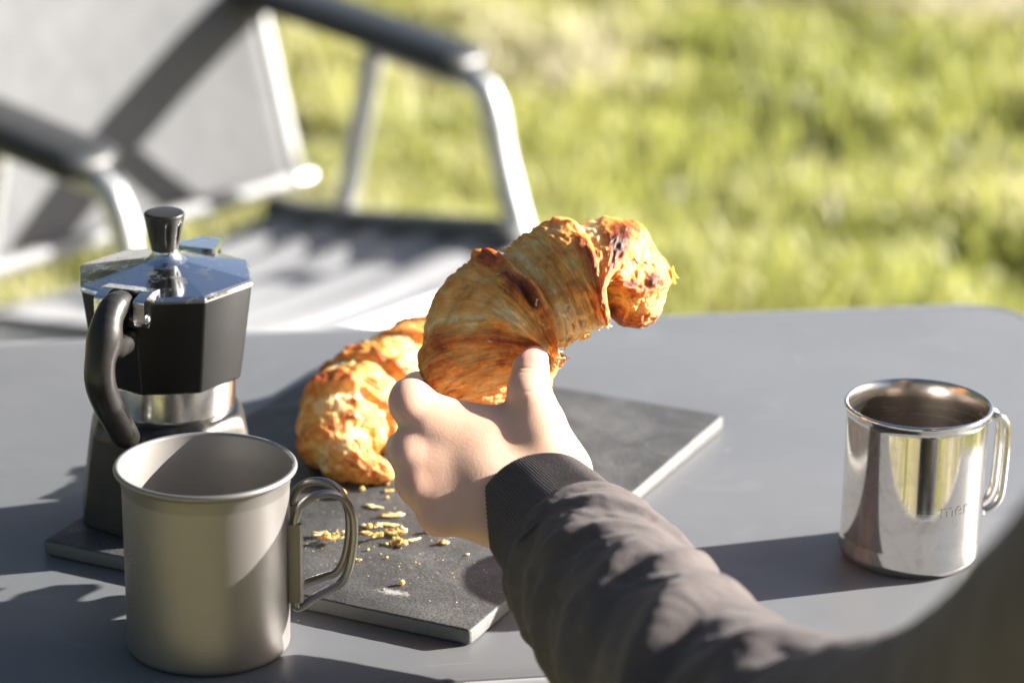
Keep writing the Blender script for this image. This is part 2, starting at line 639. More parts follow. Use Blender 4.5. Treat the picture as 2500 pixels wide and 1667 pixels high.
M['alu'] = mat_metal('polished_aluminium', (.80, .81, .82), .11, (1, 1, 1), 160, .05, .28, .03)
M['alu_ring'] = mat_metal('turned_aluminium', (.80, .79, .77), .2, (1, 1, 30), 60, .1, .06, .04)
M['black'] = mat_simple('black_coating', (.010, .0095, .009), .33, 0, .15, 60, .10, .0003, 1800, .38)
M['boiler'] = mat_simple('dark_anodised', (.045, .042, .038), .42, .35, .25, 90, .18, .0004, 1500, .5)
M['boiler_top'] = mat_metal('cast_aluminium', (.085, .082, .078), .34, (1, 1, 1), 300, .12, .2, .05)
M['bakelite'] = mat_simple('bakelite', (.022, .020, .018), .36, 0, .2, 90, .10, .0003, 1400, .5)
M['crust'] = mat_crust('croissant_crust')
M['skin'] = mat_skin()
M['sweat'] = mat_cloth('sweatshirt', (.100, .085, .082))
M['trouser'] = mat_cloth('trousers', (.045, .05, .065))
M['hair'] = mat_simple('hair', (.10, .06, .035), .5, 0, .3, 200, .6, .002, 300)
M['shoe'] = mat_simple('shoe', (.08, .08, .085), .6, 0, .2, 60)
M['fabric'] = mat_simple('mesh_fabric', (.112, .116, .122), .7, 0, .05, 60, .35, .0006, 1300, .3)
M['seat_fabric_sheen'] = mat_simple('seat_fabric_sheen', (.30, .305, .315), .55, 0, .05, 60, .3, .0006, 1300, .5)  # same cloth as the backrest; sky sheen put in as a lighter colour
M['fabric_edge'] = mat_simple('fabric_hem', (.10, .105, .11), .7, 0, .1, 60, .3)
M['arm'] = mat_simple('armrest_plastic', (.030, .033, .035), .38, 0, .12, 40, .1, spec=.35)
M['engrave'] = mat_simple('engraved_steel', (.74, .71, .67), .17, 1.0, .05, 60, .05)

TZ = 0.70                                   # table top height

# ================================================================== SETTING
def build_ground():
    m, nt, b = new_mat('soil')
    v = coords(nt)
    big = noise(nt, v, .9, 6, .6, .5)
    sm = noise(nt, v, 9, 8, .7, .5)
    r = ramp(nt, [(.25, (.12, .12, .05)), (.45, (.25, .24, .10)), (.6, (.40, .36, .22)), (.8, (.55, .49, .38))], sm)
    r2 = ramp(nt, [(.35, (.16, .17, .05)), (.65, (.34, .30, .19))], big)
    nt.links.new(mixc(nt, .5, r.outputs['Color'], r2.outputs['Color']), b.inputs['Base Color'])
    b.inputs['Roughness'].default_value = .95
    bump(nt, b, sm, .8, .03)
    n = 90
    g = np.sinh(np.linspace(-5.2, 5.2, n))
    g = g/g[-1]*180
    X, Y = np.meshgrid(g, g + 3.0, indexing='ij')
    Z = .03*fbm(np.stack([X*.9, Y*.9, 0*X], -1), 4, 5)*np.clip(1 - np.hypot(X, Y - 3)/40, 0, 1) - .02
    me = mesh_np('ground', np.stack([X, Y, Z], -1).reshape(-1, 3), grid_quads(n, n, False, False))
    o = link('ground', me, m)
    o['kind'] = 'structure'
    return o

def build_grass():
    m, nt, b = new_mat('grass_blade')
    at = N(nt, 'ShaderNodeAttribute', attribute_name='tint')
    r = ramp(nt, [(0, (.19, .205, .070)), (.30, (.41, .435, .11)), (.50, (.54, .535, .18)), (.70, (.60, .56, .37)), (1, (.72, .67, .57))], at.outputs['Fac'])
    nt.links.new(r.outputs['Color'], b.inputs['Base Color'])
    b.inputs['Roughness'].default_value = .45
    b.inputs['Specular IOR Level'].default_value = .4
    tr = nt.nodes.new('ShaderNodeBsdfTranslucent')
    nt.links.new(r.outputs['Color'], tr.inputs['Color'])
    mx = nt.nodes.new('ShaderNodeMixShader')
    mx.inputs[0].default_value = .5
    nt.links.new(b.outputs[0], mx.inputs[1]); nt.links.new(tr.outputs[0], mx.inputs[2])
    nt.links.new(mx.outputs[0], nt.nodes['Material Output'].inputs['Surface'])
    V, T = [], []
    def patch(n, x0, x1, y0, y1, arid=0.0, hmul=1.0):
        x = rng.uniform(x0, x1, n); y = rng.uniform(y0, y1, n)
        P = np.stack([x, y, 0*x], -1)
        cl = fbm(P*2.6, 4, 21) + .40*fbm(P*8, 3, 8) - .06
        dry = fbm(P*1.9 + 31, 4, 77)
        keep = rng.uniform(-1, 1, n)*.55 + cl - .5*np.clip(dry, 0, 1) > -.12
        x, y, cl, dry = x[keep], y[keep], cl[keep], dry[keep]
        n = len(x)
        h = (.035 + .06*np.clip(cl + .45, 0, 1.1))*rng.uniform(.55, 1.35, n)*hmul
        a = rng.uniform(0, 2*PI, n); lean = rng.uniform(.1, 1.0, n)*h
        w = rng.uniform(.0026, .0062, n)
        dx, dy = np.cos(a)*lean, np.sin(a)*lean
        px, py = -np.sin(a)*w, np.cos(a)*w
        z0 = -.03
        A = np.stack([x - px, y - py, 0*x + z0], -1); B = np.stack([x + px, y + py, 0*x + z0], -1)
        C = np.stack([x + dx*.35 - px*.8, y + dy*.35 - py*.8, h*.62], -1); D = np.stack([x + dx*.35 + px*.8, y + dy*.35 + py*.8, h*.62], -1)
        E_ = np.stack([x + dx - px*.12, y + dy - py*.12, h*.95], -1); F_ = np.stack([x + dx + px*.12, y + dy + py*.12, h*.95], -1)
        V.append(np.stack([A, B, C, D, E_, F_], 1).reshape(-1, 3))
        t = .48 + arid + .25*cl + .75*np.clip(dry, -.25, 1) + rng.normal(0, .13, n)
        T.append(np.repeat(np.clip(t, 0, 1), 6))
    patch(120000, -1.6, 1.9, 2.6, 7.0)
    patch(60000, 1.9, 5.0, 1.0, 7.0)
    patch(60000, -5.0, -1.6, 1.0, 7.0)
    patch(35000, -5, 5, 7.0, 12.0, 0, 1.3)
    patch(40000, -2.5, 3.0, -3.0, 2.6, .22)
    V = np.vstack(V); T = np.concatenate(T)
    k = len(V)//6
    b0 = np.arange(k)[:, None]*6
    q = np.vstack([b0 + np.array([[0, 1, 3, 2]]), b0 + np.array([[2, 3, 5, 4]])])
    me = mesh_np('grass', V, q)
    attr_f(me, 'tint', T)
    o = link('grass', me, m)
    tag(o, 'sunlit yellow-green grass with dry tufts behind the table', 'grass', kind='stuff')

def build_woodland():
    """belt of trees to the left of the pitch and behind it"""
    m, nt, b = new_mat('woodland_leaf')
    at = N(nt, 'ShaderNodeAttribute', attribute_name='tint')
    r = ramp(nt, [(0, (.018, .030, .008)), (.6, (.050, .075, .016)), (.95, (.085, .10, .025)), (1, (.06, .045, .03))], at.outputs['Fac'])
    nt.links.new(r.outputs['Color'], b.inputs['Base Color'])
    b.inputs['Roughness'].default_value = .5
    V, Q, T = [], [], []
    off = 0
    r_ = np.random.default_rng(3)
    spots = [(-3.4, 13.5), (-5.2, 12.6), (-6.6, 11.0), (-8.3, 9.0), (-9.6, 6.6), (-10.3, 4.0), (-10.4, 1.2), (-9.6, -2.0), (-7.8, -5.0), (-5.0, -7.4), (-1.6, -8.6), (2.2, -8.8), (5.6, -7.6)]
    for (x, y) in spots:
        H = r_.uniform(7.5, 9.5); rc = r_.uniform(1.6, 2.1)
        n = 4200
        u = r_.normal(0, 1, (n, 3)); u /= np.linalg.norm(u, axis=1)[:, None]
        rad = r_.uniform(.35, 1, n)**.5
        lob = 1 + .35*fbm(u*2.2 + x, 3, int(abs(x*7)) + 1)
        c = np.array((x, y, H*.56)) + u*rad[:, None]*lob[:, None]*np.array((rc, rc, H*.44))
        s = r_.uniform(.07, .17, n)
        a = r_.normal(0, 1, (n, 3)); a /= np.linalg.norm(a, axis=1)[:, None]
        bb = np.cross(a, r_.normal(0, 1, (n, 3))); bb /= np.linalg.norm(bb, axis=1)[:, None]
        q = np.stack([c - a*s[:, None], c + bb*s[:, None]*.55, c + a*s[:, None], c - bb*s[:, None]*.55], 1).reshape(-1, 3)
        V.append(q); T.append(np.repeat(np.clip(.45 + r_.normal(0, .22, n), 0, .94), 4))
        Q.append(np.arange(len(q)).reshape(-1, 4) + off); off += len(q)
        th = np.linspace(0, 2*PI, 10, endpoint=False)
        zz = np.linspace(-.1, H*.75, 8)
        tr = np.stack([np.stack([x + (.16*(1 - z/H) + .02)*np.cos(th) + .12*math.sin(z*1.3 + x), y + (.16*(1 - z/H) + .02)*np.sin(th), 0*th + z], -1) for z in zz]).reshape(-1, 3)
        V.append(tr); T.append(np.ones(len(tr))); Q.append(grid_quads(8, 10) + off); off += len(tr)
    me = mesh_np('woodland', np.vstack(V), np.vstack(Q))
    attr_f(me, 'tint', np.concatenate(T))
    o = link('woodland', me, m, smooth=False)
    tag(o, 'belt of dark green trees around the meadow', 'woodland', kind='stuff')

build_ground()
build_grass()
build_woodland()

# ================================================================== TABLE
def build_table():
    ang = R(10.0)
    cx, cy = -.0936, 1.3721
    hx, hy = .450, .2425
    t = empty('camping_table', (cx, cy, 0), 'grey camping table with rounded corners and pale edge trim', 'table', rz=ang)
    link('tabletop', prism(rrect(0, 0, hx, hy, .034, 0, 14), TZ - .016, TZ, .0012, 'tabletop'), M['table'], t)
    # trim: a rounded band around the rim, its lip a touch below the top
    out = np.array(rrect(0, 0, hx + .0005, hy + .0005, .0345, 0, 14))
    n = len(out)
    nx = np.roll(out, -1, 0) - np.roll(out, 1, 0)
    nr = np.stack([nx[:, 1], -nx[:, 0]], 1); nr /= np.linalg.norm(nr, axis=1)[:, None]
    prof = [(0.0, -.019), (.0045, -.0185), (.0062, -.015), (.0066, -.008), (.0060, -.003), (.0040, -.0006), (.0016, .0002), (0.0, -.0004)]
    V = np.stack([np.c_[out + nr*o_, np.full(n, TZ + z)] for o_, z in prof])
    q = grid_quads(len(prof), n, True)
    link('edge_trim', mesh_np('edge_trim', V.reshape(-1, 3), q), M['trim'], t)
    for sx in (-1, 1):
        for sy in (-1, 1):
            link('leg', tube([(sx*(hx - .08), sy*(hy - .05), TZ - .016), (sx*(hx - .06), sy*(hy - .04), .35), (sx*(hx - .035), sy*(hy - .02), .0)], .0125, 16, 14, (1, 0, 0), name='leg'), M['leg'], t)
        link('crossbar', tube([(sx*(hx - .066), -(hy - .045), .42), (sx*(hx - .066), 0, .42), (sx*(hx - .066), hy - .045, .42)], .008, 8, 12, name='crossbar'), M['leg'], t)
build_table()

# ================================================================== CHAIR
def build_chair():
    fa = R(-38.2)
    A = Vector((-.0297, 2.9137, 0))
    W = .537
    t = empty('folding_chair', A, 'folding camp chair with grey mesh fabric, dark armrests and aluminium frame beyond the table', 'chair', rz=fa)
    # local: +x forward, -y towards the near (image left) side
    def P(f, l, z): return (f*.9, -l, z + (.006 if z > .05 else 0))
    # seat: padded with channels across, between rear and front, slightly hollow
    ns, nl = 90, 40
    f = np.linspace(-.292, .068, ns); l = np.linspace(.018, W - .018, nl)
    Fg, Lg = np.meshgrid(f, l, indexing='ij')
    q_ = (Lg - W/2)/(W/2)
    Z = np.interp(Fg, [-.30, -.18, .03, .072], [.344, .352, .378, .372]) - .020*(1 - q_**2) + .009*np.abs(np.sin((Fg + .02)*PI/.066))
    def slab(Z, th):
        top = np.stack([Fg, -Lg, Z], -1).reshape(-1, 3)
        bot = np.stack([Fg, -Lg, Z - th], -1).reshape(-1, 3)
        k = ns*nl
        q = grid_quads(ns, nl, False, False)
        F_ = [tuple(x) for x in q] + [tuple(x[::-1] + k) for x in q]
        rim = [i*nl for i in range(ns)] + [(ns-1)*nl + j for j in range(1, nl)] + [i*nl + nl - 1 for i in range(ns - 2, -1, -1)] + [j for j in range(nl - 2, 0, -1)]
        for a, b in zip(rim, rim[1:] + rim[:1]):
            F_.append((a, b, b + k, a + k))
        return np.vstack([top, bot]), F_
    v_, f_ = slab(Z, .008)
    link('seat', mesh('seat', v_, f_), M['seat_fabric_sheen'], t)
    # seat side rails with dark hems
    for l0 in (0.0, W):
        link('seat_rail', tube([P(-.33, l0, .336), P(-.2, l0, .344), P(.03, l0, .372), P(.085, l0, .362)], .0125, 30, 12, (0, 0, 1), name='seat_rail'), M['leg'], t)
        s = 1 if l0 == 0 else -1
        hem = []
        link('seat_hem', tube([P(-.32, l0 + s*.020, .347), P(-.2, l0 + s*.020, .354), P(.03, l0 + s*.020, .382), P(.07, l0 + s*.020, .374)], .012, 24, 10, (0, 0, 1), flat=1.7, name='seat_hem'), M['fabric_edge'], t)
    # backrest leaning back
    def back(h): return (-.308 - h*.33, .379 + h)
    for l0 in (0.0, W):
        pts = []
        for h in (0, .15, .35, .6, .78):
            a, z = back(h); pts.append(P(a, l0, z))
        link('back_post', tube(pts, .013, 24, 12, (1, 0, 0), name='back_post'), M['post'], t)
    nb, mb = 50, 30
    h = np.linspace(.0, .76, nb); l = np.linspace(.006, W - .006, mb)
    Hg, Lg = np.meshgrid(h, l, indexing='ij')
    sag = .022*(1 - ((Lg - W/2)/(W/2))**2)
    top = np.stack([-.277 - Hg*.297 - sag + .010, -Lg, .385 + Hg - sag*.33], -1).reshape(-1, 3)
    bot = top + np.array([-.006, 0, -.002])
    k = nb*mb
    q = grid_quads(nb, mb, False, False)
    F_ = [tuple(x[::-1]) for x in q] + [tuple(x + k) for x in q]
    rim = [i*mb for i in range(nb)] + [(nb-1)*mb + j for j in range(1, mb)] + [i*mb + mb - 1 for i in range(nb - 2, -1, -1)] + [j for j in range(mb - 2, 0, -1)]
    for a, b in zip(rim, rim[1:] + rim[:1]):
        F_.append((b, a, a + k, b + k))
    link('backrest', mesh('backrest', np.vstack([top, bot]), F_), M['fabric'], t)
    link('crossbar', tube([P(-.303, -.012, .377), P(-.303, W/2, .377), P(-.303, W + .012, .377)], .0095, 12, 14, name='crossbar'), M['rod'], t)
    link('crossbar', tube([P(.088, 0, .352), P(.088, W/2, .352), P(.088, W, .352)], .0105, 12, 12, name='crossbar'), M['leg'], t)
    a, z = back(.78)
    link('crossbar', tube([P(a, 0, z), P(a, W/2, z), P(a, W, z)], .013, 12, 12, name='crossbar'), M['leg'], t)
    for l0 in (0.0, W):
        # armrest: flat moulded pad that rolls down over the front
        C, L = spline([P(-.392, l0, .586), P(-.30, l0, .577), P(-.20, l0, .567), P(-.10, l0, .556), P(-.045, l0, .549), P(-.020, l0, .543)], 44)
        T, Nn, B = frames(C, (0, 0, 1))
        th = np.linspace(0, 2*PI, 20, endpoint=False)
        cs, sn = np.cos(th), np.sin(th)
        sq = lambda x, p: np.sign(x)*np.abs(x)**p
        env = np.clip(np.minimum(np.arange(44), np.arange(44)[::-1])/3.0 + .35, 0, 1)
        Vv = C[:, None] + env[:, None, None]*(.015*sq(cs, .7)[None, :, None]*Nn[:, None] + .038*sq(sn, .7)[None, :, None]*B[:, None])
        F2 = [tuple(x) for x in grid_quads(44, 20)] + [tuple(range(20))[::-1], tuple(43*20 + j for j in range(20))]
        arm = link('armrest', mesh('armrest', Vv.reshape(-1, 3), F2), M['arm'], t)
        link('front_leg', tube([P(-.16, l0, .548), P(-.06, l0, .537), P(-.016, l0, .531), P(.006, l0, .510), P(.022, l0, .455), P(.05, l0, .383), P(.128, l0, .20), P(.213, l0, .0)], .0138, 40, 12, (1, 0, 0), name='front_leg'), M['leg'], t)
        link('rear_leg', tube([P(-.169, l0, .553), P(-.223, l0, .352), P(-.27, l0, .18), P(-.322, l0, .0)], .0125, 20, 12, (1, 0, 0), name='rear_leg'), M['leg'], t)
        link('hinge_bolt', tube([P(-.300, l0 - .020 if l0 == 0 else l0 - .01, .377), P(-.300, l0 + .01 if l0 == 0 else l0 + .020, .377)], .0095, 6, 16, name='hinge_bolt'), M['leg'], t)
build_chair()

# ================================================================== SLATE BOARD
BOARD_ANG = R(-24.9)
def build_board():
    c = Vector((-.0543, 1.3651, TZ))
    hx, hy = .1145, .1572
    pts = rrect(0, 0, hx, hy, .0025, 0, 4)
    # slightly uneven hand-cut outline
    P = []
    for i in range(len(pts)):
        a, b = np.array(pts[i]), np.array(pts[(i + 1) % len(pts)])
        P.append(a)
        L = np.linalg.norm(b - a)
        if L > .02:
            for s in np.linspace(0, 1, 60)[1:-1]:
                P.append(a + (b - a)*s)
    P = np.array(P)
    d = fbm(np.c_[P*150, 0*P[:, :1]], 3, 3)*.0005
    P = P*(1 + d[:, None]/np.linalg.norm(P, axis=1)[:, None])
    o = link('slate_board', prism(P, .0004, .008, .0014, 'slate_board', 3), M['slate'], loc=c)
    o.rotation_euler = (0, 0, BOARD_ANG)
    tag(o, 'dark slate serving board lying askew on the grey table under the coffee pot', 'board')
build_board()
BZ = TZ + .008

# ================================================================== MOKA POT
def octa_loft(rings, ang0, bevel=.0012, name='octa', cap0=True, cap1=True):
    """rings: (radius to the corners, z); corners slightly rounded"""
    V = []
    m = 3
    for r, z in rings:
        for k in range(8):
            a = ang0 + k*PI/4
            p = Vector((r*math.cos(a), r*math.sin(a)))
            pm = Vector((r*math.cos(a - PI/4), r*math.sin(a - PI/4)))
            pn = Vector((r*math.cos(a + PI/4), r*math.sin(a + PI/4)))
            b = min(bevel, r*.2)
            p1 = p + (pm - p).normalized()*b; p2 = p + (pn - p).normalized()*b
            for s in (0, .5, 1):
                q = p1*(1-s)**2 + p*2*s*(1-s) + p2*s*s
                V.append((q.x, q.y, z))
    n = 24
    F = [tuple(f) for f in grid_quads(len(rings), n)]
    if cap0: F.append(tuple(range(n - 1, -1, -1)))
    if cap1: F.append(tuple((len(rings)-1)*n + j for j in range(n)))
    return mesh(name, V, F)

def flat_by_angle(o, deg=25):
    me = o.data
    me.set_sharp_from_angle(angle=R(deg))

def build_moka():
    t = empty('moka_pot', (-.1671, 1.3127, BZ), 'octagonal black stovetop coffee pot with polished aluminium lid on the slate', 'coffee pot')
    a0 = R(-58.7)
    ha = R(-107.7)                         # direction of the handle
    # boiler: flares to a wide foot, rounded shoulder on top
    rings = [(.0455, 0), (.0468, .0012), (.0466, .004), (.0452, .014), (.0426, .032), (.0410, .0415), (.0402, .0455)]
    o = link('boiler', octa_loft(rings, a0, .0016, 'boiler'), M['boiler'], t); flat_by_angle(o, 28)
    # shoulder: octagon rising into a round neck
    V = []
    n = 96
    th = np.linspace(0, 2*PI, n, endpoint=False)
    ph = (th - a0) % (PI/4) - PI/8
    octr = np.cos(PI/8)/np.cos(ph)
    for k in range(14):
        s = k/13
        z = .0446 + .0106*math.sin(s*PI/2)
        ro = .0405*octr
        r = ro*(1 - s) + .0312*s + .0012*math.sin(s*PI)
        V.append(np.stack([r*np.cos(th), r*np.sin(th), np.full(n, z)], -1))
    V = np.array(V)
    o = link('shoulder', mesh_np('shoulder', V.reshape(-1, 3), grid_quads(14, n)), M['boiler_top'], t)
    # threaded collar ring, turned aluminium
    prof = round_profile([(.0285, .0548), (.0318, .0548), (.0324, .0572), (.0328, .0718), (.0316, .0728), (.0285, .0728)], [0, .0008, .0006, .0010, .0006, 0], 4)
    o = link('collar', lathe(prof, 96, 'collar'), M['alu_ring'], t); flat_by_angle(o, 40)
    # upper chamber
    rings = [(.0300, .0722), (.0362, .0722), (.0372, .0732), (.0394, .0880), (.0434, .1180), (.0436, .1192), (.0415, .1192)]
    o = link('upper_chamber', octa_loft(rings, a0, .0012, 'upper_chamber'), M['black'], t); flat_by_angle(o, 28)
    # lid: eight flat facets, low pitch
    rings = [(.0410, .1194), (.0440, .1194), (.0444, .1206), (.0441, .1217), (.0428, .1226), (.0250, .1262), (.0120, .1286), (.0060, .1290)]
    lid = link('lid', octa_loft(rings, a0, .0010, 'lid'), M['alu'], t); flat_by_angle(lid, 4)
    prof = [(.0118, .1278), (.0100, .1290), (.0082, .1304), (.0071, .1320), (.0066, .1334), (.0066, .1342), (.0001, .1342)]
    C, _ = spline([(a, b, 0) for a, b in prof[:-1]], 24)
    link('lid_neck', lathe([(a, b) for a, b, _z in C] + [(.0001, .1342)], 64, 'lid_neck'), M['alu'], lid)
    # knob: black, flaring up, with scallops around it
    V = []
    n = 128
    th = np.linspace(0, 2*PI, n, endpoint=False)
    pr = [(.0062, .1340), (.0066, .1346), (.0073, .1385), (.0083, .1440), (.0092, .1488), (.0096, .1508), (.0097, .1516), (.0094, .1523), (.0082, .1527), (.0030, .1529), (.0001, .1529)]
    C, _ = spline([(a, b, 0) for a, b in pr], 60)
    for r, z, _z in C:
        s = np.exp(-((z - .1432)/.0056)**4) if z < .1505 else 0
        fl = np.abs(np.cos(th*4.0 + .35))
        sc = np.clip((.55 - fl)/.55, 0, 1)
        rr = r - .0014*s*sc**.7
        V.append(np.stack([rr*np.cos(th), rr*np.sin(th), np.full(n, z)], -1))
    link('knob', mesh_np('knob', np.array(V).reshape(-1, 3), grid_quads(60, n)), M['bakelite'], lid)
    # spout: pointed lip opposite the handle
    sa = ha + PI
    ca, sn = math.cos(sa), math.sin(sa)
    def SP(r, s, z): return (r*ca - s*sn, r*sn + s*ca, z)
    V = [SP(.038, -.014, .1185), SP(.038, .014, .1185), SP(.0545, .004, .1205), SP(.0545, -.004, .1205), SP(.037, -.007, .098), SP(.037, .007, .098)]
    link('spout', mesh('spout', V, [(0, 3, 2, 1), (0, 4, 3), (3, 4, 5, 2), (2, 5, 1), (0, 1, 5, 4)]), M['black'], t, smooth=False)
    V = [SP(.032, -.012, .1222), SP(.032, .012, .1222), SP(.0555, .0055, .1222), SP(.0555, -.0055, .1222), SP(.032, -.012, .1262), SP(.032, .012, .1262), SP(.0555, .0055, .1244), SP(.0555, -.0055, .1244)]
    link('spout_cover', mesh('spout_cover', V, [(0, 1, 2, 3), (7, 6, 5, 4), (0, 4, 5, 1), (1, 5, 6, 2), (2, 6, 7, 3), (3, 7, 4, 0)]), M['alu'], lid, smooth=False)
    # handle in the vertical plane through ha : (radial, z, half width)
    ca, sn = math.cos(ha), math.sin(ha)
    def HP(r, s, z): return np.array((r*ca - s*sn, r*sn + s*ca, z))
    path = [(.0490, .1222, .0056), (.0560, .1225, .0064), (.0622, .1198, .0068), (.0682, .1130, .0072), (.0735, .1010, .0071), (.0738, .0905, .0072), (.0672, .0780, .0069), (.0590, .0672, .0066), (.0515, .0585, .0068), (.0470, .0545, .0058)]
    C, _ = spline([(r, z, 0, w) for r, z, w in path], 26)
    nub = [(.066, .1085, .0062), (.056, .1025, .0058), (.0475, .1015, .0052), (.0435, .1035, .0042)]
    def fn(Pp):
        x = Pp[:, 0]*ca + Pp[:, 1]*sn
        s = -Pp[:, 0]*sn + Pp[:, 1]*ca
        q = np.stack([x, s, Pp[:, 2]], 1)
        d = None
        for i in range(len(C) - 1):
            e = rcone(q, (C[i, 0], 0, C[i, 1]), (C[i+1, 0], 0, C[i+1, 1]), C[i, 3], C[i+1, 3])
            d = e if d is None else np.minimum(d, e)
        # flattened sides and a slight crest along the back of the grip
        d = np.maximum(d, smin(np.abs(s) - .0072, np.abs(s)*0 + 1, .001))
        e = None
        for i in range(len(nub) - 1):
            k = rcone(q, (nub[i][0], 0, nub[i][1]), (nub[i+1][0], 0, nub[i+1][1]), nub[i][2], nub[i+1][2])
            e = k if e is None else np.minimum(e, k)
        d = smin(d, e, .007)
        return d
    lo = np.minimum(HP(.035, 0, 0), HP(.088, 0, 0)) - .012; hi = np.maximum(HP(.035, 0, 0), HP(.088, 0, 0)) + .012
    lo[2], hi[2] = .044, .134
    V, Q = surface_nets(fn, lo, hi, .0011)
    link('handle', mesh_np('handle', V, Q), M['bakelite'], t)
    # hinge: cast lugs on both sides of the handle top, a pin between them
    def lug(s0, s1, name):
        out = round_profile([(.0385, .1225), (.0385, .1262), (.0450, .1262), (.0520, .1246), (.0520, .1140), (.0484, .1098), (.0448, .1130), (.0445, .1195), (.0385, .1225)], [0, .001, .001, .002, .003, .003, .002, .001, 0], 4)[:-1]
        k = len(out)
        V = [tuple(HP(r, s0, z)) for r, z in out] + [tuple(HP(r, s1, z)) for r, z in out]
        F = [tuple(range(k)), tuple(range(2*k - 1, k - 1, -1))] + [(i, i + k, (i + 1) % k + k, (i + 1) % k) for i in range(k)]
        return mesh(name, V, F)
    for s0, s1 in ((.0072, .0128), (-.0128, -.0072)):
        o = link('hinge_lug', lug(s0, s1, 'hinge_lug'), M['alu'], lid); flat_by_angle(o, 30)
    pin = tube([tuple(HP(.0484, -.0134, .1150)), tuple(HP(.0484, 0, .1150)), tuple(HP(.0484, .0134, .1150))], .0021, 8, 20, name='hinge_pin')
    link('hinge_pin', pin, M['alu_ring'], lid)
    # bridge plate of the lid hinge
    V = []
    for r, z in ((.0345, .1258), (.0430, .1268), (.0430, .1236), (.0345, .1232)):
        for s in (-.0129, .0129):
            V.append(tuple(HP(r, s, z)))
    link('hinge_plate', mesh('hinge_plate', V, [(0, 1, 3, 2), (2, 3, 5, 4), (4, 5, 7, 6), (6, 7, 1, 0), (0, 2, 4, 6), (1, 7, 5, 3)]), M['alu'], lid, smooth=False)
    # black mount between chamber and handle
    V = []
    for r, z in ((.0385, .1200), (.0520, .1238), (.0520, .1120), (.0375, .1050)):
        for s in (-.0050, .0050):
            V.append(tuple(HP(r, s, z)))
    link('handle_mount', mesh('handle_mount', V, [(0, 1, 3, 2), (2, 3, 5, 4), (4, 5, 7, 6), (6, 7, 1, 0), (0, 2, 4, 6), (1, 7, 5, 3)]), M['black'], t, smooth=False)
build_moka()

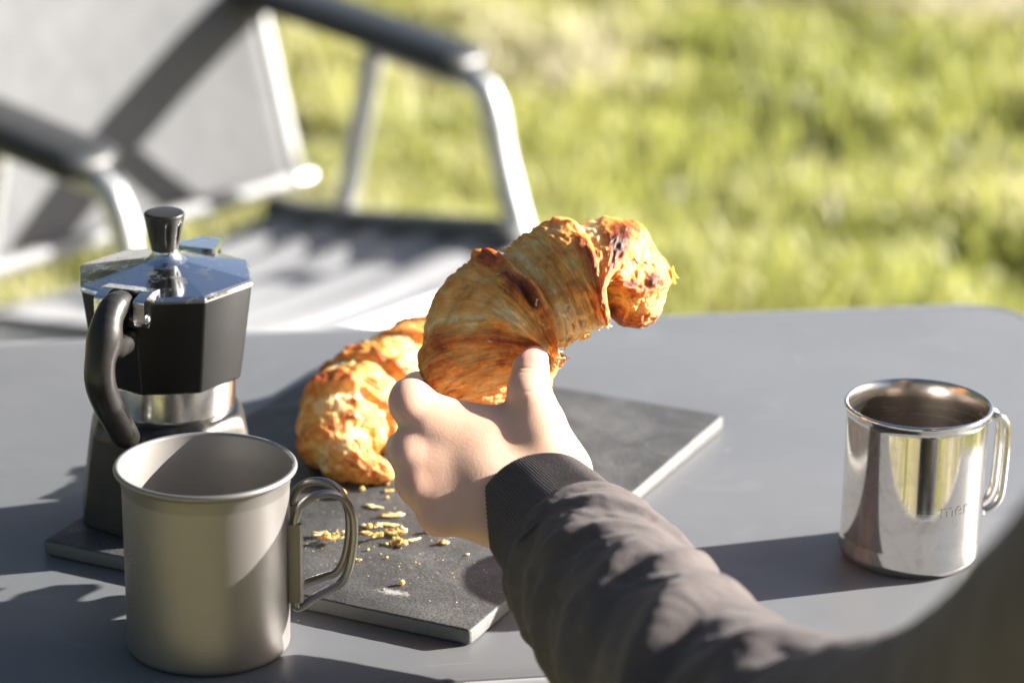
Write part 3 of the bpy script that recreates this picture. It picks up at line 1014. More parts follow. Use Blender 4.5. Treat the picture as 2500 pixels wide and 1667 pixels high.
# ================================================================== TITANIUM MUG
def build_ti_mug():
    H = .0868
    t = empty('titanium_mug', (-.1340, 1.1733, TZ), 'matte grey titanium mug with folding wire handle in front of the coffee pot', 'mug')
    ro, ri = .0364, .0358
    lip = .0014
    out = [(.0001, .0006), (.0280, .0006), (.0300, .0002), (ro, .0002), (ro + .0005, H - .010), (ro + .0016, H - .0042)]
    out = round_profile(out, [0, .001, .0006, .0075, .004, 0], 10)
    # rolled lip
    c = (ro + .0026, H - lip)
    for k in range(15):
        a = -PI*.62 + (PI*1.55)*k/14
        out.append((c[0] + lip*math.cos(a), c[1] + lip*math.sin(a)))
    link('inner_wall', lathe([(ri + .00185, H - .0011), (ri + .00165, H - .0022), (ri + .0013, H - .0040), (ri + .0006, H - .0080), (ri, H - .014), (ri - .0002, .012), (ri - .0022, .0045), (ri - .0080, .0022), (.0001, .0020)], 160, 'inner_wall'), M['ti_in'], t)
    b = link('body', lathe(out, 160, 'body'), M['titanium'], t)
    # folding handle: two wires hinged on a pressed bracket, meeting at the outer end
    def loop(a0, side, sweep, zt, zb, reach, dz=0):
        """wire rooted at bearing a0, ending at bearing sweep"""
        d0 = Vector((math.cos(a0), math.sin(a0), 0))
        d1 = Vector((math.cos(sweep), math.sin(sweep), 0))
        def pt(f, z):
            rr = ro + .0034 + f*reach
            base = d0*(ro + .0034)
            end = d1*(ro + reach)
            p = base.lerp(end, f)
            return (p.x + side[0], p.y + side[1], z)
        zm = (zt + zb)/2
        return [pt(0, zt - .006), pt(0, zt), pt(.10, zt + .0058), pt(.30, zt + .0094), pt(.58, zt + .0098), pt(.82, zt + .0062), pt(.97, zt - .0020), pt(1.0, zt - .0110), pt(.965, zm - .002), pt(.89, zb + .0085), pt(.76, zb + .0032), pt(.55, zb + .0006), pt(.30, zb - .0022), pt(.10, zb - .0052), pt(0, zb - .0052), pt(0, zb + .001)]
    va = math.atan2(-1.1733, .1340)        # towards the viewer
    bear = va + R(78)
    link('handle_wire', tube(loop(bear, (0, 0), bear + R(12), .0625, .0255, .0290), .0019, 120, 14, (0, 0, 1), name='handle_wire'), M['ti_wire'], t)
    link('handle_wire', tube(loop(bear + R(27), (0, .0), bear + R(15.5), .0640, .0275, .0272), .0019, 120, 14, (0, 0, 1), name='handle_wire'), M['ti_wire'], t)
    # bracket strips, curled round the wires
    for a, zz0, zz1 in ((bear, .023, .0605), (bear + R(27), .026, .0625)):
        V = []
        prof = [(-R(3.2), ro + .0004), (-R(3.4), ro + .0030), (-R(2.6), ro + .0058), (0, ro + .0068), (R(2.6), ro + .0058), (R(3.4), ro + .0030), (R(9), ro + .0014), (R(12), ro + .0008), (R(12), ro + .0001)]
        if a == bear:
            prof = [(-x, r) for x, r in prof][::-1]
            prof = [(-x, r) for x, r in prof][::-1]
        for z in np.linspace(zz0, zz1, 6):
            for da, r in prof:
                V.append((r*math.cos(a + da), r*math.sin(a + da), z))
        k = len(prof)
        F = [tuple(f) for f in grid_quads(6, k, False, True)] + [tuple(range(k)), tuple(5*k + j for j in range(k))[::-1]]
        o = link('handle_bracket', mesh('handle_bracket', V, F), M['ti_plate'], t); flat_by_angle(o, 40)
    # embossed graduation ticks on the left flank
    V, F = [], []
    def tick(a, z, w, h):
        k = len(V)
        for rr, sh in ((ro + .0001, 1.0), (ro + .00032, .6)):
            for sa, sz in ((-1, -1), (1, -1), (1, 1), (-1, 1)):
                aa = a + sa*w*sh/2/ro
                zz_ = z + sz*h*sh/2
                r2 = rr + .0005*zz_/H
                V.append((r2*math.cos(aa), r2*math.sin(aa), zz_))
        F.extend([(k+4, k+5, k+6, k+7), (k, k+1, k+5, k+4), (k+1, k+2, k+6, k+5), (k+2, k+3, k+7, k+6), (k+3, k, k+4, k+7)])
    la = va - R(68)
    for z, n in ((.0560, 3), (.0510, 4), (.0330, 2), (.0285, 3)):
        for i in range(n):
            tick(la + i*R(4.4) - R(4), z - i*.0011, .0019, .0013 + .0006*((i + n) % 2))
            tick(la + i*R(4.4) - R(3), z - i*.0011 - .0016, .0008, .0018)
    link('embossed_scale', mesh('embossed_scale', V, F), M['titanium'], t)
build_ti_mug()

# ================================================================== STEEL MUG
def build_steel_mug():
    H = .0783
    t = empty('steel_mug', (.1952, 1.2897, TZ), 'shiny stainless steel mug with double wire handle on the right of the table', 'mug')
    ro, ri = .0343, .0338
    out = round_profile([(.0001, .0010), (.0262, .0010), (.0278, .0002), (.0318, .0002), (.0347, .0040), (.0339, .0120), (ro - .0004, H - .006), (ro - .0002, H - .0016)], [0, .001, .0006, .003, .004, .006, .01, 0], 10)
    c = (ro + .0004, H - .0011); lip = .0011
    for k in range(13):
        a = -PI*.6 + PI*1.45*k/12
        out.append((c[0] + lip*math.cos(a), c[1] + lip*math.sin(a)))
    link('body', lathe(out, 192, 'body'), M['steel'], t)
    inn = [(ro + .0002, H - .0005), (ri - .0003, H - .0022), (ri - .0004, H - .010), (ri - .0004, .012), (ri - .0014, .0045), (ri - .006, .0026), (.0001, .0024)]
    link('inner_wall', lathe(inn, 160, 'inner_wall'), M['steel_in'], t)
    va = math.atan2(-1.2897, .1952)
    b = va + R(97)
    d = Vector((math.cos(b), math.sin(b), 0)); s = Vector((-math.sin(b), math.cos(b), 0))
    # one continuous rod bent into a double handle
    def hp(r, side, z): return tuple(d*r + s*side + Vector((0, 0, z)))
    for sg in (-1, 1):
        pts = [hp(ro + .0002, sg*.0024, 0.0687), hp(ro + .0040, sg*.0042, 0.0698), hp(ro + .0075, sg*.0046, 0.0687), hp(ro + .0108, sg*.0046, 0.0639), hp(ro + .0112, sg*.0046, 0.0554), hp(ro + .0108, sg*.0046, 0.0383), hp(ro + .0098, sg*.0046, 0.0282), hp(ro + .0065, sg*.0044, 0.0229), hp(ro + .0005, sg*.0032, 0.0197)]
        link('handle_wire', tube(pts, .0019, 70, 14, tuple(s), name='handle_wire'), M['steel'], t)
    for z in (.0687, .0202):
        link('handle_foot', tube([hp(ro + .0006, -.0052, z), hp(ro + .0008, 0, z), hp(ro + .0006, .0052, z)], .0019, 8, 12, name='handle_foot'), M['steel'], t)
    # engraved word bent round the wall
    cu = bpy.data.curves.new('word', 'FONT')
    cu.body = 'meru'
    cu.size = .0105
    cu.align_x = 'CENTER'
    cu.extrude = .0
    tmp = bpy.data.objects.new('word', cu)
    col.objects.link(tmp)
    dg = bpy.context.evaluated_depsgraph_get()
    me = bpy.data.meshes.new_from_object(tmp.evaluated_get(dg))
    bpy.data.objects.remove(tmp)
    import bmesh
    bm = bmesh.new(); bm.from_mesh(me)
    bmesh.ops.subdivide_edges(bm, edges=[e for e in bm.edges if e.calc_length() > .0015], cuts=3)
    a0 = va + R(25)
    for v in bm.verts:
        a = a0 + v.co.x/ro
        z = .0320 + v.co.y
        r = ro - .0002 + .00006
        v.co = (r*math.cos(a), r*math.sin(a), z)
    bm.to_mesh(me); bm.free()
    me.materials.clear()
    link('engraving', me, M['engrave'], t)
build_steel_mug()

# ================================================================== CROISSANTS
def croissant_mesh(name, spine, ref, edges, n=520, m=300, seed=1, rough_amp=1.0, pits=(), lean=None):
    """spine rows (x,y,z,r) in metres; edges: wraps as (t, slant, phase, height, lip)"""
    C, L = spline(spine, n)
    ctr = C[:, :3]
    # soften the centre line so the wraps turn smoothly
    for _ in range(6):
        ctr[1:-1] = (ctr[:-2] + 2*ctr[1:-1] + ctr[2:])/4
    T, Nn, B = frames(ctr, ref)
    t = np.linspace(0, 1, n)[:, None]
    th = np.linspace(0, 2*PI, m, endpoint=False)[None, :]
    rad = np.maximum(C[:, 3], 1e-5)[:, None]*np.ones((1, m))
    cyl = np.stack([np.cos(th)*np.ones((n, 1)), np.sin(th)*np.ones((n, 1)), t*np.ones((1, m))*L/.02], -1)
    disp = np.zeros((n, m)); brown = np.zeros((n, m)); s_near = np.full((n, m), 9.0)
    wcoord = t + .0*th
    for k, (te, sl, ph, h, lip) in enumerate(edges):
        wob = .022*fbm(np.stack([np.cos(th)*2.0 + 5*k, np.sin(th)*2.0, 0*th + seed], -1), 4, seed + k)
        var = np.clip(.62 + 1.1*fbm(np.stack([np.cos(th)*1.9 + 9*k, np.sin(th)*1.9, 0*th + seed*3], -1), 3, seed + k + 200), .35, 1.25)
        edge = te + sl*np.cos(th - ph) + wob
        x = (edge - t)*L                            # metres before the edge (positive = covered side)
        sharp = .55 + .45*np.cos(th - ph)           # lip is proudest around its phase
        hh = 1.15*h*(.35 + .65*sharp)*var
        step = hh*sstep(-.0006, .0012, x)*np.exp(-np.clip(x, 0, None)/(lip*5))
        bead = hh*.34*np.exp(-((x - .0028)/.0022)**2)
        groove = -hh*.45*np.exp(-((x + .0022)/.0028)**2)
        disp += step + bead + groove
        brown += .40*sharp*np.exp(-((x - .0035)/.0038)**2) - .24*np.exp(-((x + .004)/.0036)**2) + .10*np.exp(-((x - .008)/.006)**2)
        wcoord = wcoord - sl*np.cos(th - ph)*np.exp(-((t - te)/.14)**2)
    P0 = ctr[:, None, :] + 0
    # stretched strands run round the roll, parallel to the wrap edges
    sc = np.stack([wcoord*L/.0011, np.cos(th)*1.7 + 0*t, np.sin(th)*1.7 + 0*t], -1)
    strand = fbm(sc, 3, seed + 40)
    sc2 = np.stack([wcoord*L/.0042, np.cos(th)*2.0 + 0*t, np.sin(th)*2.0 + 0*t], -1)
    fold = fbm(sc2, 3, seed + 50)
    lump = fbm(np.stack([t*L/.018 + 0*th, np.cos(th)*1.4 + 0*t, np.sin(th)*1.4 + 0*t], -1), 3, seed + 60)
    blis = fbm(np.stack([t*L/.0035 + 0*th, np.cos(th)*7 + 0*t, np.sin(th)*7 + 0*t], -1), 4, seed + 70)
    fold_r = 1 - np.abs(fold)*2.2
    env = np.clip(rad/.012, .25, 1)
    disp += env*rough_amp*(.00045*strand + .0015*np.clip(fold_r, -1, 1) + .0018*lump + .0009*blis)
    blot = fbm(np.stack([wcoord*L/.010, np.cos(th)*2.6 + 0*t, np.sin(th)*2.6 + 0*t], -1), 4, seed + 80)
    patch = fbm(np.stack([wcoord*L/.0055, np.cos(th)*3.6 + 0*t, np.sin(th)*3.6 + 0*t], -1) + .8*lump[..., None], 4, seed + 90)
    flk = sstep(.02, .10, patch)                    # thin top leaves that have not flaked off
    flk2 = sstep(-.22, -.16, patch)
    disp += env*rough_amp*(.00075*flk + .00050*flk2)
    brown += .11 + .32*blot + .12*lump + .14*strand + .10*np.clip(fold_r, -1, 1) + .15*flk + .06*flk2
    spot = fbm(np.stack([wcoord*L/.0075 + 31, np.cos(th)*3.1 + 0*t, np.sin(th)*3.1 + 0*t], -1), 3, seed + 120)
    brown += .16*sstep(.22, .46, spot)
    # torn, frayed tip: ridges along the roll
    tipw = sstep(.90, .97, t)
    disp += tipw*env*(.0014*np.abs(np.sin(th*6.5 + 2.5*lump)) - .0007 + .0010*blis)
    for (pt, pth, rad_t, rad_h, dep, br) in pits:
        dth = (th - pth + PI) % (2*PI) - PI
        g = np.exp(-((t - pt)/rad_t)**2 - (dth/rad_h)**2)
        disp += dep*g*(1 + .8*blis)
        brown += br*g
    r = rad + disp*np.clip(rad/.006, 0, 1)
    V = ctr[:, None, :] + r[..., None]*(np.cos(th)[..., None]*Nn[:, None, :] + np.sin(th)[..., None]*B[:, None, :])
    if lean is not None:                            # broad face turned upwards
        u_, v_, w_, ku, kv = lean
        dlt = V - ctr[:, None, :]
        V = V - (ku*(dlt @ u_) + kv*(dlt @ v_) + .28*(dlt @ w_))[..., None]*w_
    me = mesh_np(name, V.reshape(-1, 3), grid_quads(n, m)[:, ::-1])
    attr_f(me, 'brown', np.clip(brown, -.2, 1.1).ravel())
    attr_v(me, 'st', np.stack([wcoord*L/.11 + 0*th, .15*np.cos(th) + 0*t, .15*np.sin(th) + 0*t], -1).reshape(-1, 3))
    return me, V, T

def flake_mesh(size, seed, curl=.5, thick=.0004, jag=.45):
    r_ = np.random.default_rng(seed)
    k = 14
    a = np.linspace(0, 2*PI, k, endpoint=False)
    rr = 1 + jag*r_.uniform(-1, 1, k)
    ex, ey = 1.0, r_.uniform(.35, .75)
    V, F = [], []
    for ring, s in enumerate((0.0, .55, 1.0)):
        if ring == 0: continue
        for j in range(k):
            x, y = ex*rr[j]*math.cos(a[j])*s, ey*rr[j]*math.sin(a[j])*s
            V.append((x*size, y*size, (curl*(x*x - .3*y) + .25*r_.uniform(-1, 1)*s)*size*.5))
    V.append((0, 0, 0.0))
    nv = len(V)
    top = [(v[0], v[1], v[2] + thick) for v in V]
    allv = V + top
    c = nv - 1
    for j in range(k):
        j2 = (j + 1) % k
        F += [(nv + c, nv + j, nv + j2), (nv + j, nv + k + j, nv + k + j2, nv + j2), (c, j2, j), (j, j2, k + j2, k + j), (k + j, k + j2, nv + k + j2, nv + k + j)]
    me = mesh('flake', allv, F)
    attr_f(me, 'brown', np.clip(r_.uniform(-.15, .40) + r_.normal(0, .15, len(allv)), -.2, .8))
    attr_v(me, 'st', np.array(allv)*3)
    return me

# frame of the hand: x to the right, y up the picture, z towards the viewer; one unit 0.193 mm
HS = 1.280/6574.0
HO = Vector((0, 0, CAM_Z)) + CAM_M @ Vector(((1120-1176)*HS, -(1030-784)*HS, -1.280))
HM = np.array(CAM_M)
def hp(x, y, w=0.0):
    return np.array(HO) + HM @ np.array(((x - 1120)*HS, (1030 - y)*HS, w*HS))

def build_held_croissant():
    rows = [(1145, 1026, -306, 7), (1142, 1004, -313, 54), (1137, 966, -324, 96), (1131, 908, -335, 122), (1128, 830, -345, 141), (1145, 760, -355, 146), (1188, 712, -362, 128), (1234, 680, -366, 119), (1298, 641, -371, 117), (1354, 611, -374, 109), (1418, 601, -372, 97), (1460, 624, -364, 84), (1468, 668, -358, 71), (1456, 708, -356, 57), (1446, 732, -356, 40), (1440, 746, -356, 7)]
    c0 = hp(1235, 690, -366)
    spine = []
    for x, y, w, r in rows:
        p = hp(x, y, w) - c0
        spine.append((*p, r*HS))
    t0 = link
    edges = [(.28, .040, .6, .0030, .006), (.465, .050, .05, .0070, .010), (.70, .030, .5, .0045, .006), (.785, .035, -.5, .0058, .007), (.88, .025, .2, .0042, .005)]
    pits = [(.455, -.25, .022, .30, .0034, .45), (.475, .05, .012, .20, -.0014, .60), (.78, -.45, .022, .30, .001, .50), (.80, .05, .022, .25, -.0008, .45), (.86, -.7, .02, .3, .0006, .3), (.985, 0, .05, 3, 0, .60), (.52, 1.25, .05, .45, -.0012, -.35), (.46, 1.2, .014, .2, -.003, .45), (.60, 1.45, .07, .40, .0012, -.45), (.40, .5, .03, .6, .0004, -.25), (.66, -.3, .03, .7, 0, -.22)]
    me, V, T = croissant_mesh('croissant', spine, HM @ np.array((0, 0, 1.0)), edges, 560, 330, 7, 1.0, pits, (HM[:, 0], HM[:, 1], HM[:, 2], .30, .75))
    o = link('croissant', me, M['crust'], loc=tuple(c0))
    tag(o, 'golden brown flaky croissant held up in the hand', 'croissant')
    # loose flakes standing off the crust
    n = V.shape[0]
    r_ = np.random.default_rng(5)
    m = V.shape[1]
    spots = []
    for k in range(26):
        spots.append((r_.uniform(.30, .62), r_.normal(1.4, .28), r_.uniform(.0010, .0024), 1))
    for k in range(30):
        spots.append((r_.uniform(.18, .95), r_.uniform(-1.8, 1.6), r_.uniform(.0008, .0020), 0))
    spots += [(.52, -1.5, .0045, 2), (.86, -1.5, .0036, 0)]
    for i, (t, th, s, kind) in enumerate(spots):
        a, b = int(t*(n - 1)), int((th % (2*PI))/(2*PI)*m) % m
        p = V[a, b]
        nrm = Vector(p - V[a].mean(0)).normalized()
        f = link('flake', flake_mesh(s, 100 + i, .6 if kind != 2 else .2), M['crust'], o)
        q = nrm.to_track_quat('Z', 'Y').to_matrix().to_4x4()
        tilt = Matrix.Rotation(r_.uniform(.1, .7) if kind == 0 else r_.uniform(.5, 1.4), 4, 'X')
        f.matrix_local = Matrix.Translation(Vector(p) - nrm*.0002) @ q @ Matrix.Rotation(r_.uniform(0, 2*PI), 4, 'Z') @ tilt
    return o
build_held_croissant()

def build_lying_croissant():
    # centre line on the board: (x, y, radius)
    pts = [(-.020, 1.545, .006), (-.031, 1.530, .0135), (-.0424, 1.5014, .0195), (-.0545, 1.4693, .0222), (-.0672, 1.4373, .0234), (-.0793, 1.4075, .0232), (-.0868, 1.3840, .0208), (-.0872, 1.3680, .0165), (-.0815, 1.3580, .0118), (-.0740, 1.3535, .0084), (-.0680, 1.3525, .0066), (-.0630, 1.3510, .0052), (-.0600, 1.3500, .0022)]
    c0 = np.array((-.07, 1.42, BZ))
    spine = []
    for x, y, r in pts:
        spine.append((x - c0[0], y - c0[1], r*.84 + .0002, r))
    edges = [(.26, .02, .5, .0030, .006), (.42, .025, .8, .0042, .008), (.60, .030, .0, .0058, .008), (.74, .025, .3, .0050, .006), (.85, .015, .5, .0032, .005)]
    pits = [(.73, .25, .02, .3, .0022, .35), (.58, .4, .02, .35, .0020, .35), (.93, 0, .05, 3, 0, .12), (.83, .2, .05, .6, .0008, -.35), (.5, -.6, .06, .5, 0, -.25)]
    me, V, T = croissant_mesh('croissant', spine, (0, 0, 1), edges, 460, 260, 23, .72, pits)
    co = np.empty(len(me.vertices)*3, np.float32); me.vertices.foreach_get('co', co)
    co = co.reshape(-1, 3); low = co[:, 2] < .0004
    co[low, 2] = .0004 + (co[low, 2] - .0004)*.03
    me.vertices.foreach_set('co', co.ravel()); me.update()
    o = link('croissant', me, M['crust'], loc=tuple(c0))
    tag(o, 'whole golden croissant lying on the slate behind the hand', 'croissant')
    r_ = np.random.default_rng(9)
    n, m = V.shape[:2]
    for i in range(22):
        t, th = r_.uniform(.3, .93), r_.uniform(-1.2, 1.4)
        a, b = int(t*(n - 1)), int((th % (2*PI))/(2*PI)*m) % m
        p = V[a, b]
        nrm = Vector(p - V[a].mean(0)).normalized()
        f = link('flake', flake_mesh(r_.uniform(.001, .0028), 300 + i, .6), M['crust'], o)
        q = nrm.to_track_quat('Z', 'Y').to_matrix().to_4x4()
        f.matrix_local = Matrix.Translation(Vector(p) - nrm*.0002) @ q @ Matrix.Rotation(r_.uniform(0, 2*PI), 4, 'Z') @ Matrix.Rotation(r_.uniform(.1, .7), 4, 'X')
build_lying_croissant()

# ================================================================== CRUMBS
def build_crumbs():
    G = 'croissant crumbs scattered on the slate'
    # x, y on the board, size, kind, label
    C = CRUMBS
    for i, (x, y, s, kind, rot, lab) in enumerate(C):
        s = s*1.25
        if kind == 'lump':
            V, Q = surface_nets(lambda P: np.linalg.norm(P*np.array((1, 1.15, 1.25)), axis=1) - s*(.85 + .22*fbm(P/s*1.6 + i*3, 3, i)), (-s*1.4,)*3, (s*1.4,)*3, s/7, 1)
            V[:, 2] -= V[:, 2].min()
            me = mesh_np('crumb', V, Q)
            attr_f(me, 'brown', np.clip(.22 + .3*fbm(V/s*1.5 + i, 3, 50 + i), 0, .7))
            attr_v(me, 'st', V*4)
            z = 0
        else:
            me = flake_mesh(s, 500 + i*7, .12, .0006, .62)
            co = np.array([v.co for v in me.vertices]); z = -co[:, 2].min()
            if kind == 'cluster':
                parts_v, parts_f, br = [], [], []
                r_ = np.random.default_rng(900 + i)
                for k in range(5):
                    mk = flake_mesh(s*r_.uniform(.34, .72), 700 + i*9 + k, .15, .0005, .6)
                    cv = np.array([v.co for v in mk.vertices])
                    ca, sa = math.cos(k*2.1), math.sin(k*2.1)
                    cv = cv @ np.array(((ca, sa, 0), (-sa, ca, 0), (0, 0, 1)))
                    tl = r_.uniform(-.9, .9)
                    cv = cv @ np.array(((1, 0, 0), (0, math.cos(tl), math.sin(tl)), (0, -math.sin(tl), math.cos(tl))))
                    cv += np.array(((k - 2)*s*.36, r_.uniform(-.45, .45)*s, r_.uniform(0, .16)*s))
                    off = sum(len(p) for p in parts_v)
                    parts_f += [tuple(q + off for q in p.vertices) for p in mk.polygons]
                    parts_v.append(cv)
                    br.append(np.full(len(cv), r_.uniform(-.1, .62)))
                V = np.vstack(parts_v); V[:, 2] -= V[:, 2].min()
                me = mesh('crumb', V, parts_f)
                attr_f(me, 'brown', np.concatenate(br)); attr_v(me, 'st', V*3)
                z = 0
        o = link('croissant_crumb', me, M['crust'], loc=(x, y, BZ + z + .0001))
        o.rotation_euler = (0, 0, rot)
        tag(o, lab, 'crumb', G)
def build_crumb_dust():
    r_ = np.random.default_rng(77)
    V, F, B = [], [], []
    ca, sa = math.cos(BOARD_ANG), math.sin(BOARD_ANG)
    n = 420
    for i in range(n):
        if i < 300:
            x, y = r_.normal(-.052, .030), r_.normal(1.268, .030)
        else:
            x, y = r_.uniform(-.20, .09), r_.uniform(1.20, 1.45)
        dx, dy = x + .0543, y - 1.3651
        lx, ly = dx*ca + dy*sa, -dx*sa + dy*ca
        if abs(lx) > .110 or abs(ly) > .152:
            continue
        s_ = .00012 + .00042*r_.uniform(0, 1)**3
        k = len(V)
        for a in range(5):
            t = a*2*PI/5 + r_.uniform(-.3, .3)
            V.append((x + s_*1.4*math.cos(t)*r_.uniform(.6, 1.3), y + s_*math.sin(t)*r_.uniform(.6, 1.3), BZ + .00005))
        V.append((x, y, BZ + s_*r_.uniform(.5, 1.2)))
        for a in range(5):
            F.append((k + a, k + (a + 1) % 5, k + 5))
        B += [r_.uniform(-.2, .35)]*6
    me = mesh('crumb_dust', V, F)
    attr_f(me, 'brown', np.array(B)); attr_v(me, 'st', np.array(V))
    o = link('crumb_dust', me, M['crust'], smooth=False)
    tag(o, 'fine pale crumb dust sprinkled over the slate board', 'crumbs', kind='stuff')
build_crumb_dust()
CRUMBS = [
    (-0.0844, 1.3305, 0.0027, 'lump', 1.43, 'round golden crumb seen through the wire handle of the titanium mug'),
    (-0.0963, 1.3271, 0.0008, 'lump', 3.27, 'tiny crumb just right of the titanium mug, above the others'),
    (-0.0744, 1.3403, 0.0013, 'lump', 2.22, 'small orange crumb just below the tip of the lying croissant'),
    (-0.0615, 1.3396, 0.0019, 'flake', 0.10, 'orange flake between the croissant tip and the knuckles'),
    (-0.0617, 1.3485, 0.0008, 'lump', 3.75, 'topmost white speck beside the lowest knuckle, under the croissant tip'),
    (-0.0612, 1.3302, 0.0008, 'lump', 0.39, 'white speck just below the orange flake near the knuckles'),
    (-0.0676, 1.3181, 0.0031, 'flake', -0.49, 'pale oblong flake right of the round golden crumb'),
    (-0.0577, 1.3067, 0.0042, 'flake', 0.34, 'longest thin pale flake, beside the hand and above the crumb pile'),
    (-0.0706, 1.2935, 0.0022, 'flake', -0.24, 'pale flake touching the outside of the wire handle at mid height'),
    (-0.0682, 1.2903, 0.0017, 'lump', 1.41, 'golden crumb just right of the wire handle in the crumb pile'),
    (-0.0640, 1.2927, 0.0020, 'cluster', 0.50, 'brown curled flake in the upper row of the crumb pile'),
    (-0.0585, 1.2943, 0.0032, 'flake', -0.03, 'pale ring-shaped flake at the right end of the upper row of crumbs'),
    (-0.0909, 1.2790, 0.0030, 'cluster', 0.34, 'upright flaky crumb at the far left of the slate, behind the handle'),
    (-0.0828, 1.2814, 0.0021, 'cluster', -0.02, 'small orange flake framed by the wire handle'),
    (-0.0852, 1.2720, 0.0040, 'cluster', 0.14, 'long cluster of orange flakes low inside the wire handle'),
    (-0.0700, 1.2847, 0.0018, 'flake', -0.35, 'small pale flake in the second row, next to the handle'),
    (-0.0648, 1.2760, 0.0034, 'cluster', 0.13, 'pale and orange flake cluster left of the centre of the pile'),
    (-0.0535, 1.2837, 0.0040, 'cluster', 0.37, 'widest pale flake in the middle of the crumb pile'),
    (-0.0596, 1.2853, 0.0011, 'lump', 3.14, 'small brown crumb at the left end of the widest pale flake'),
    (-0.0392, 1.2866, 0.0017, 'lump', 4.45, 'reddish-orange crumb standing alone near the wrist'),
    (-0.0349, 1.2914, 0.0023, 'flake', 0.17, 'pale oval flake touching the underside of the wrist'),
    (-0.0530, 1.2719, 0.0037, 'cluster', -0.44, 'orange-edged flake cluster in the lowest row of the pile'),
    (-0.0464, 1.2764, 0.0024, 'flake', 0.26, 'pale leaf-shaped flake at the right end of the lowest row'),
    (-0.0314, 1.2732, 0.0020, 'cluster', 0.09, 'cream crumb with a pointed top, rightmost of the larger crumbs'),
    (-0.0726, 1.2490, 0.0022, 'cluster', -0.20, 'ragged orange crumb right of the lower part of the wire handle'),
    (-0.0673, 1.2636, 0.0007, 'lump', 0.19, 'tiny white speck below the left end of the crumb pile'),
    (-0.0588, 1.2701, 0.0008, 'lump', 5.19, 'tiny cream speck between the two lowest clusters'),
    (-0.0578, 1.2547, 0.0006, 'lump', 2.84, 'lone white speck below the middle of the crumb pile'),
    (-0.0494, 1.2235, 0.0014, 'lump', 4.31, 'lone golden crumb beside the white flour smudge'),
    (-0.0196, 1.2600, 0.0008, 'flake', 0.38, 'white sliver next to the sleeve cuff'),
]
build_crumbs()

# ================================================================== PERSON
def arm_pt(px, py, d):
    """a point of the arm, laid out from the shoulder frame"""
    v = CAM_M @ Vector(((px - 1176)/6574*d, -(py - 784)/6574*d, -d))
    return np.array(Vector((0, 0, CAM_Z)) + v)

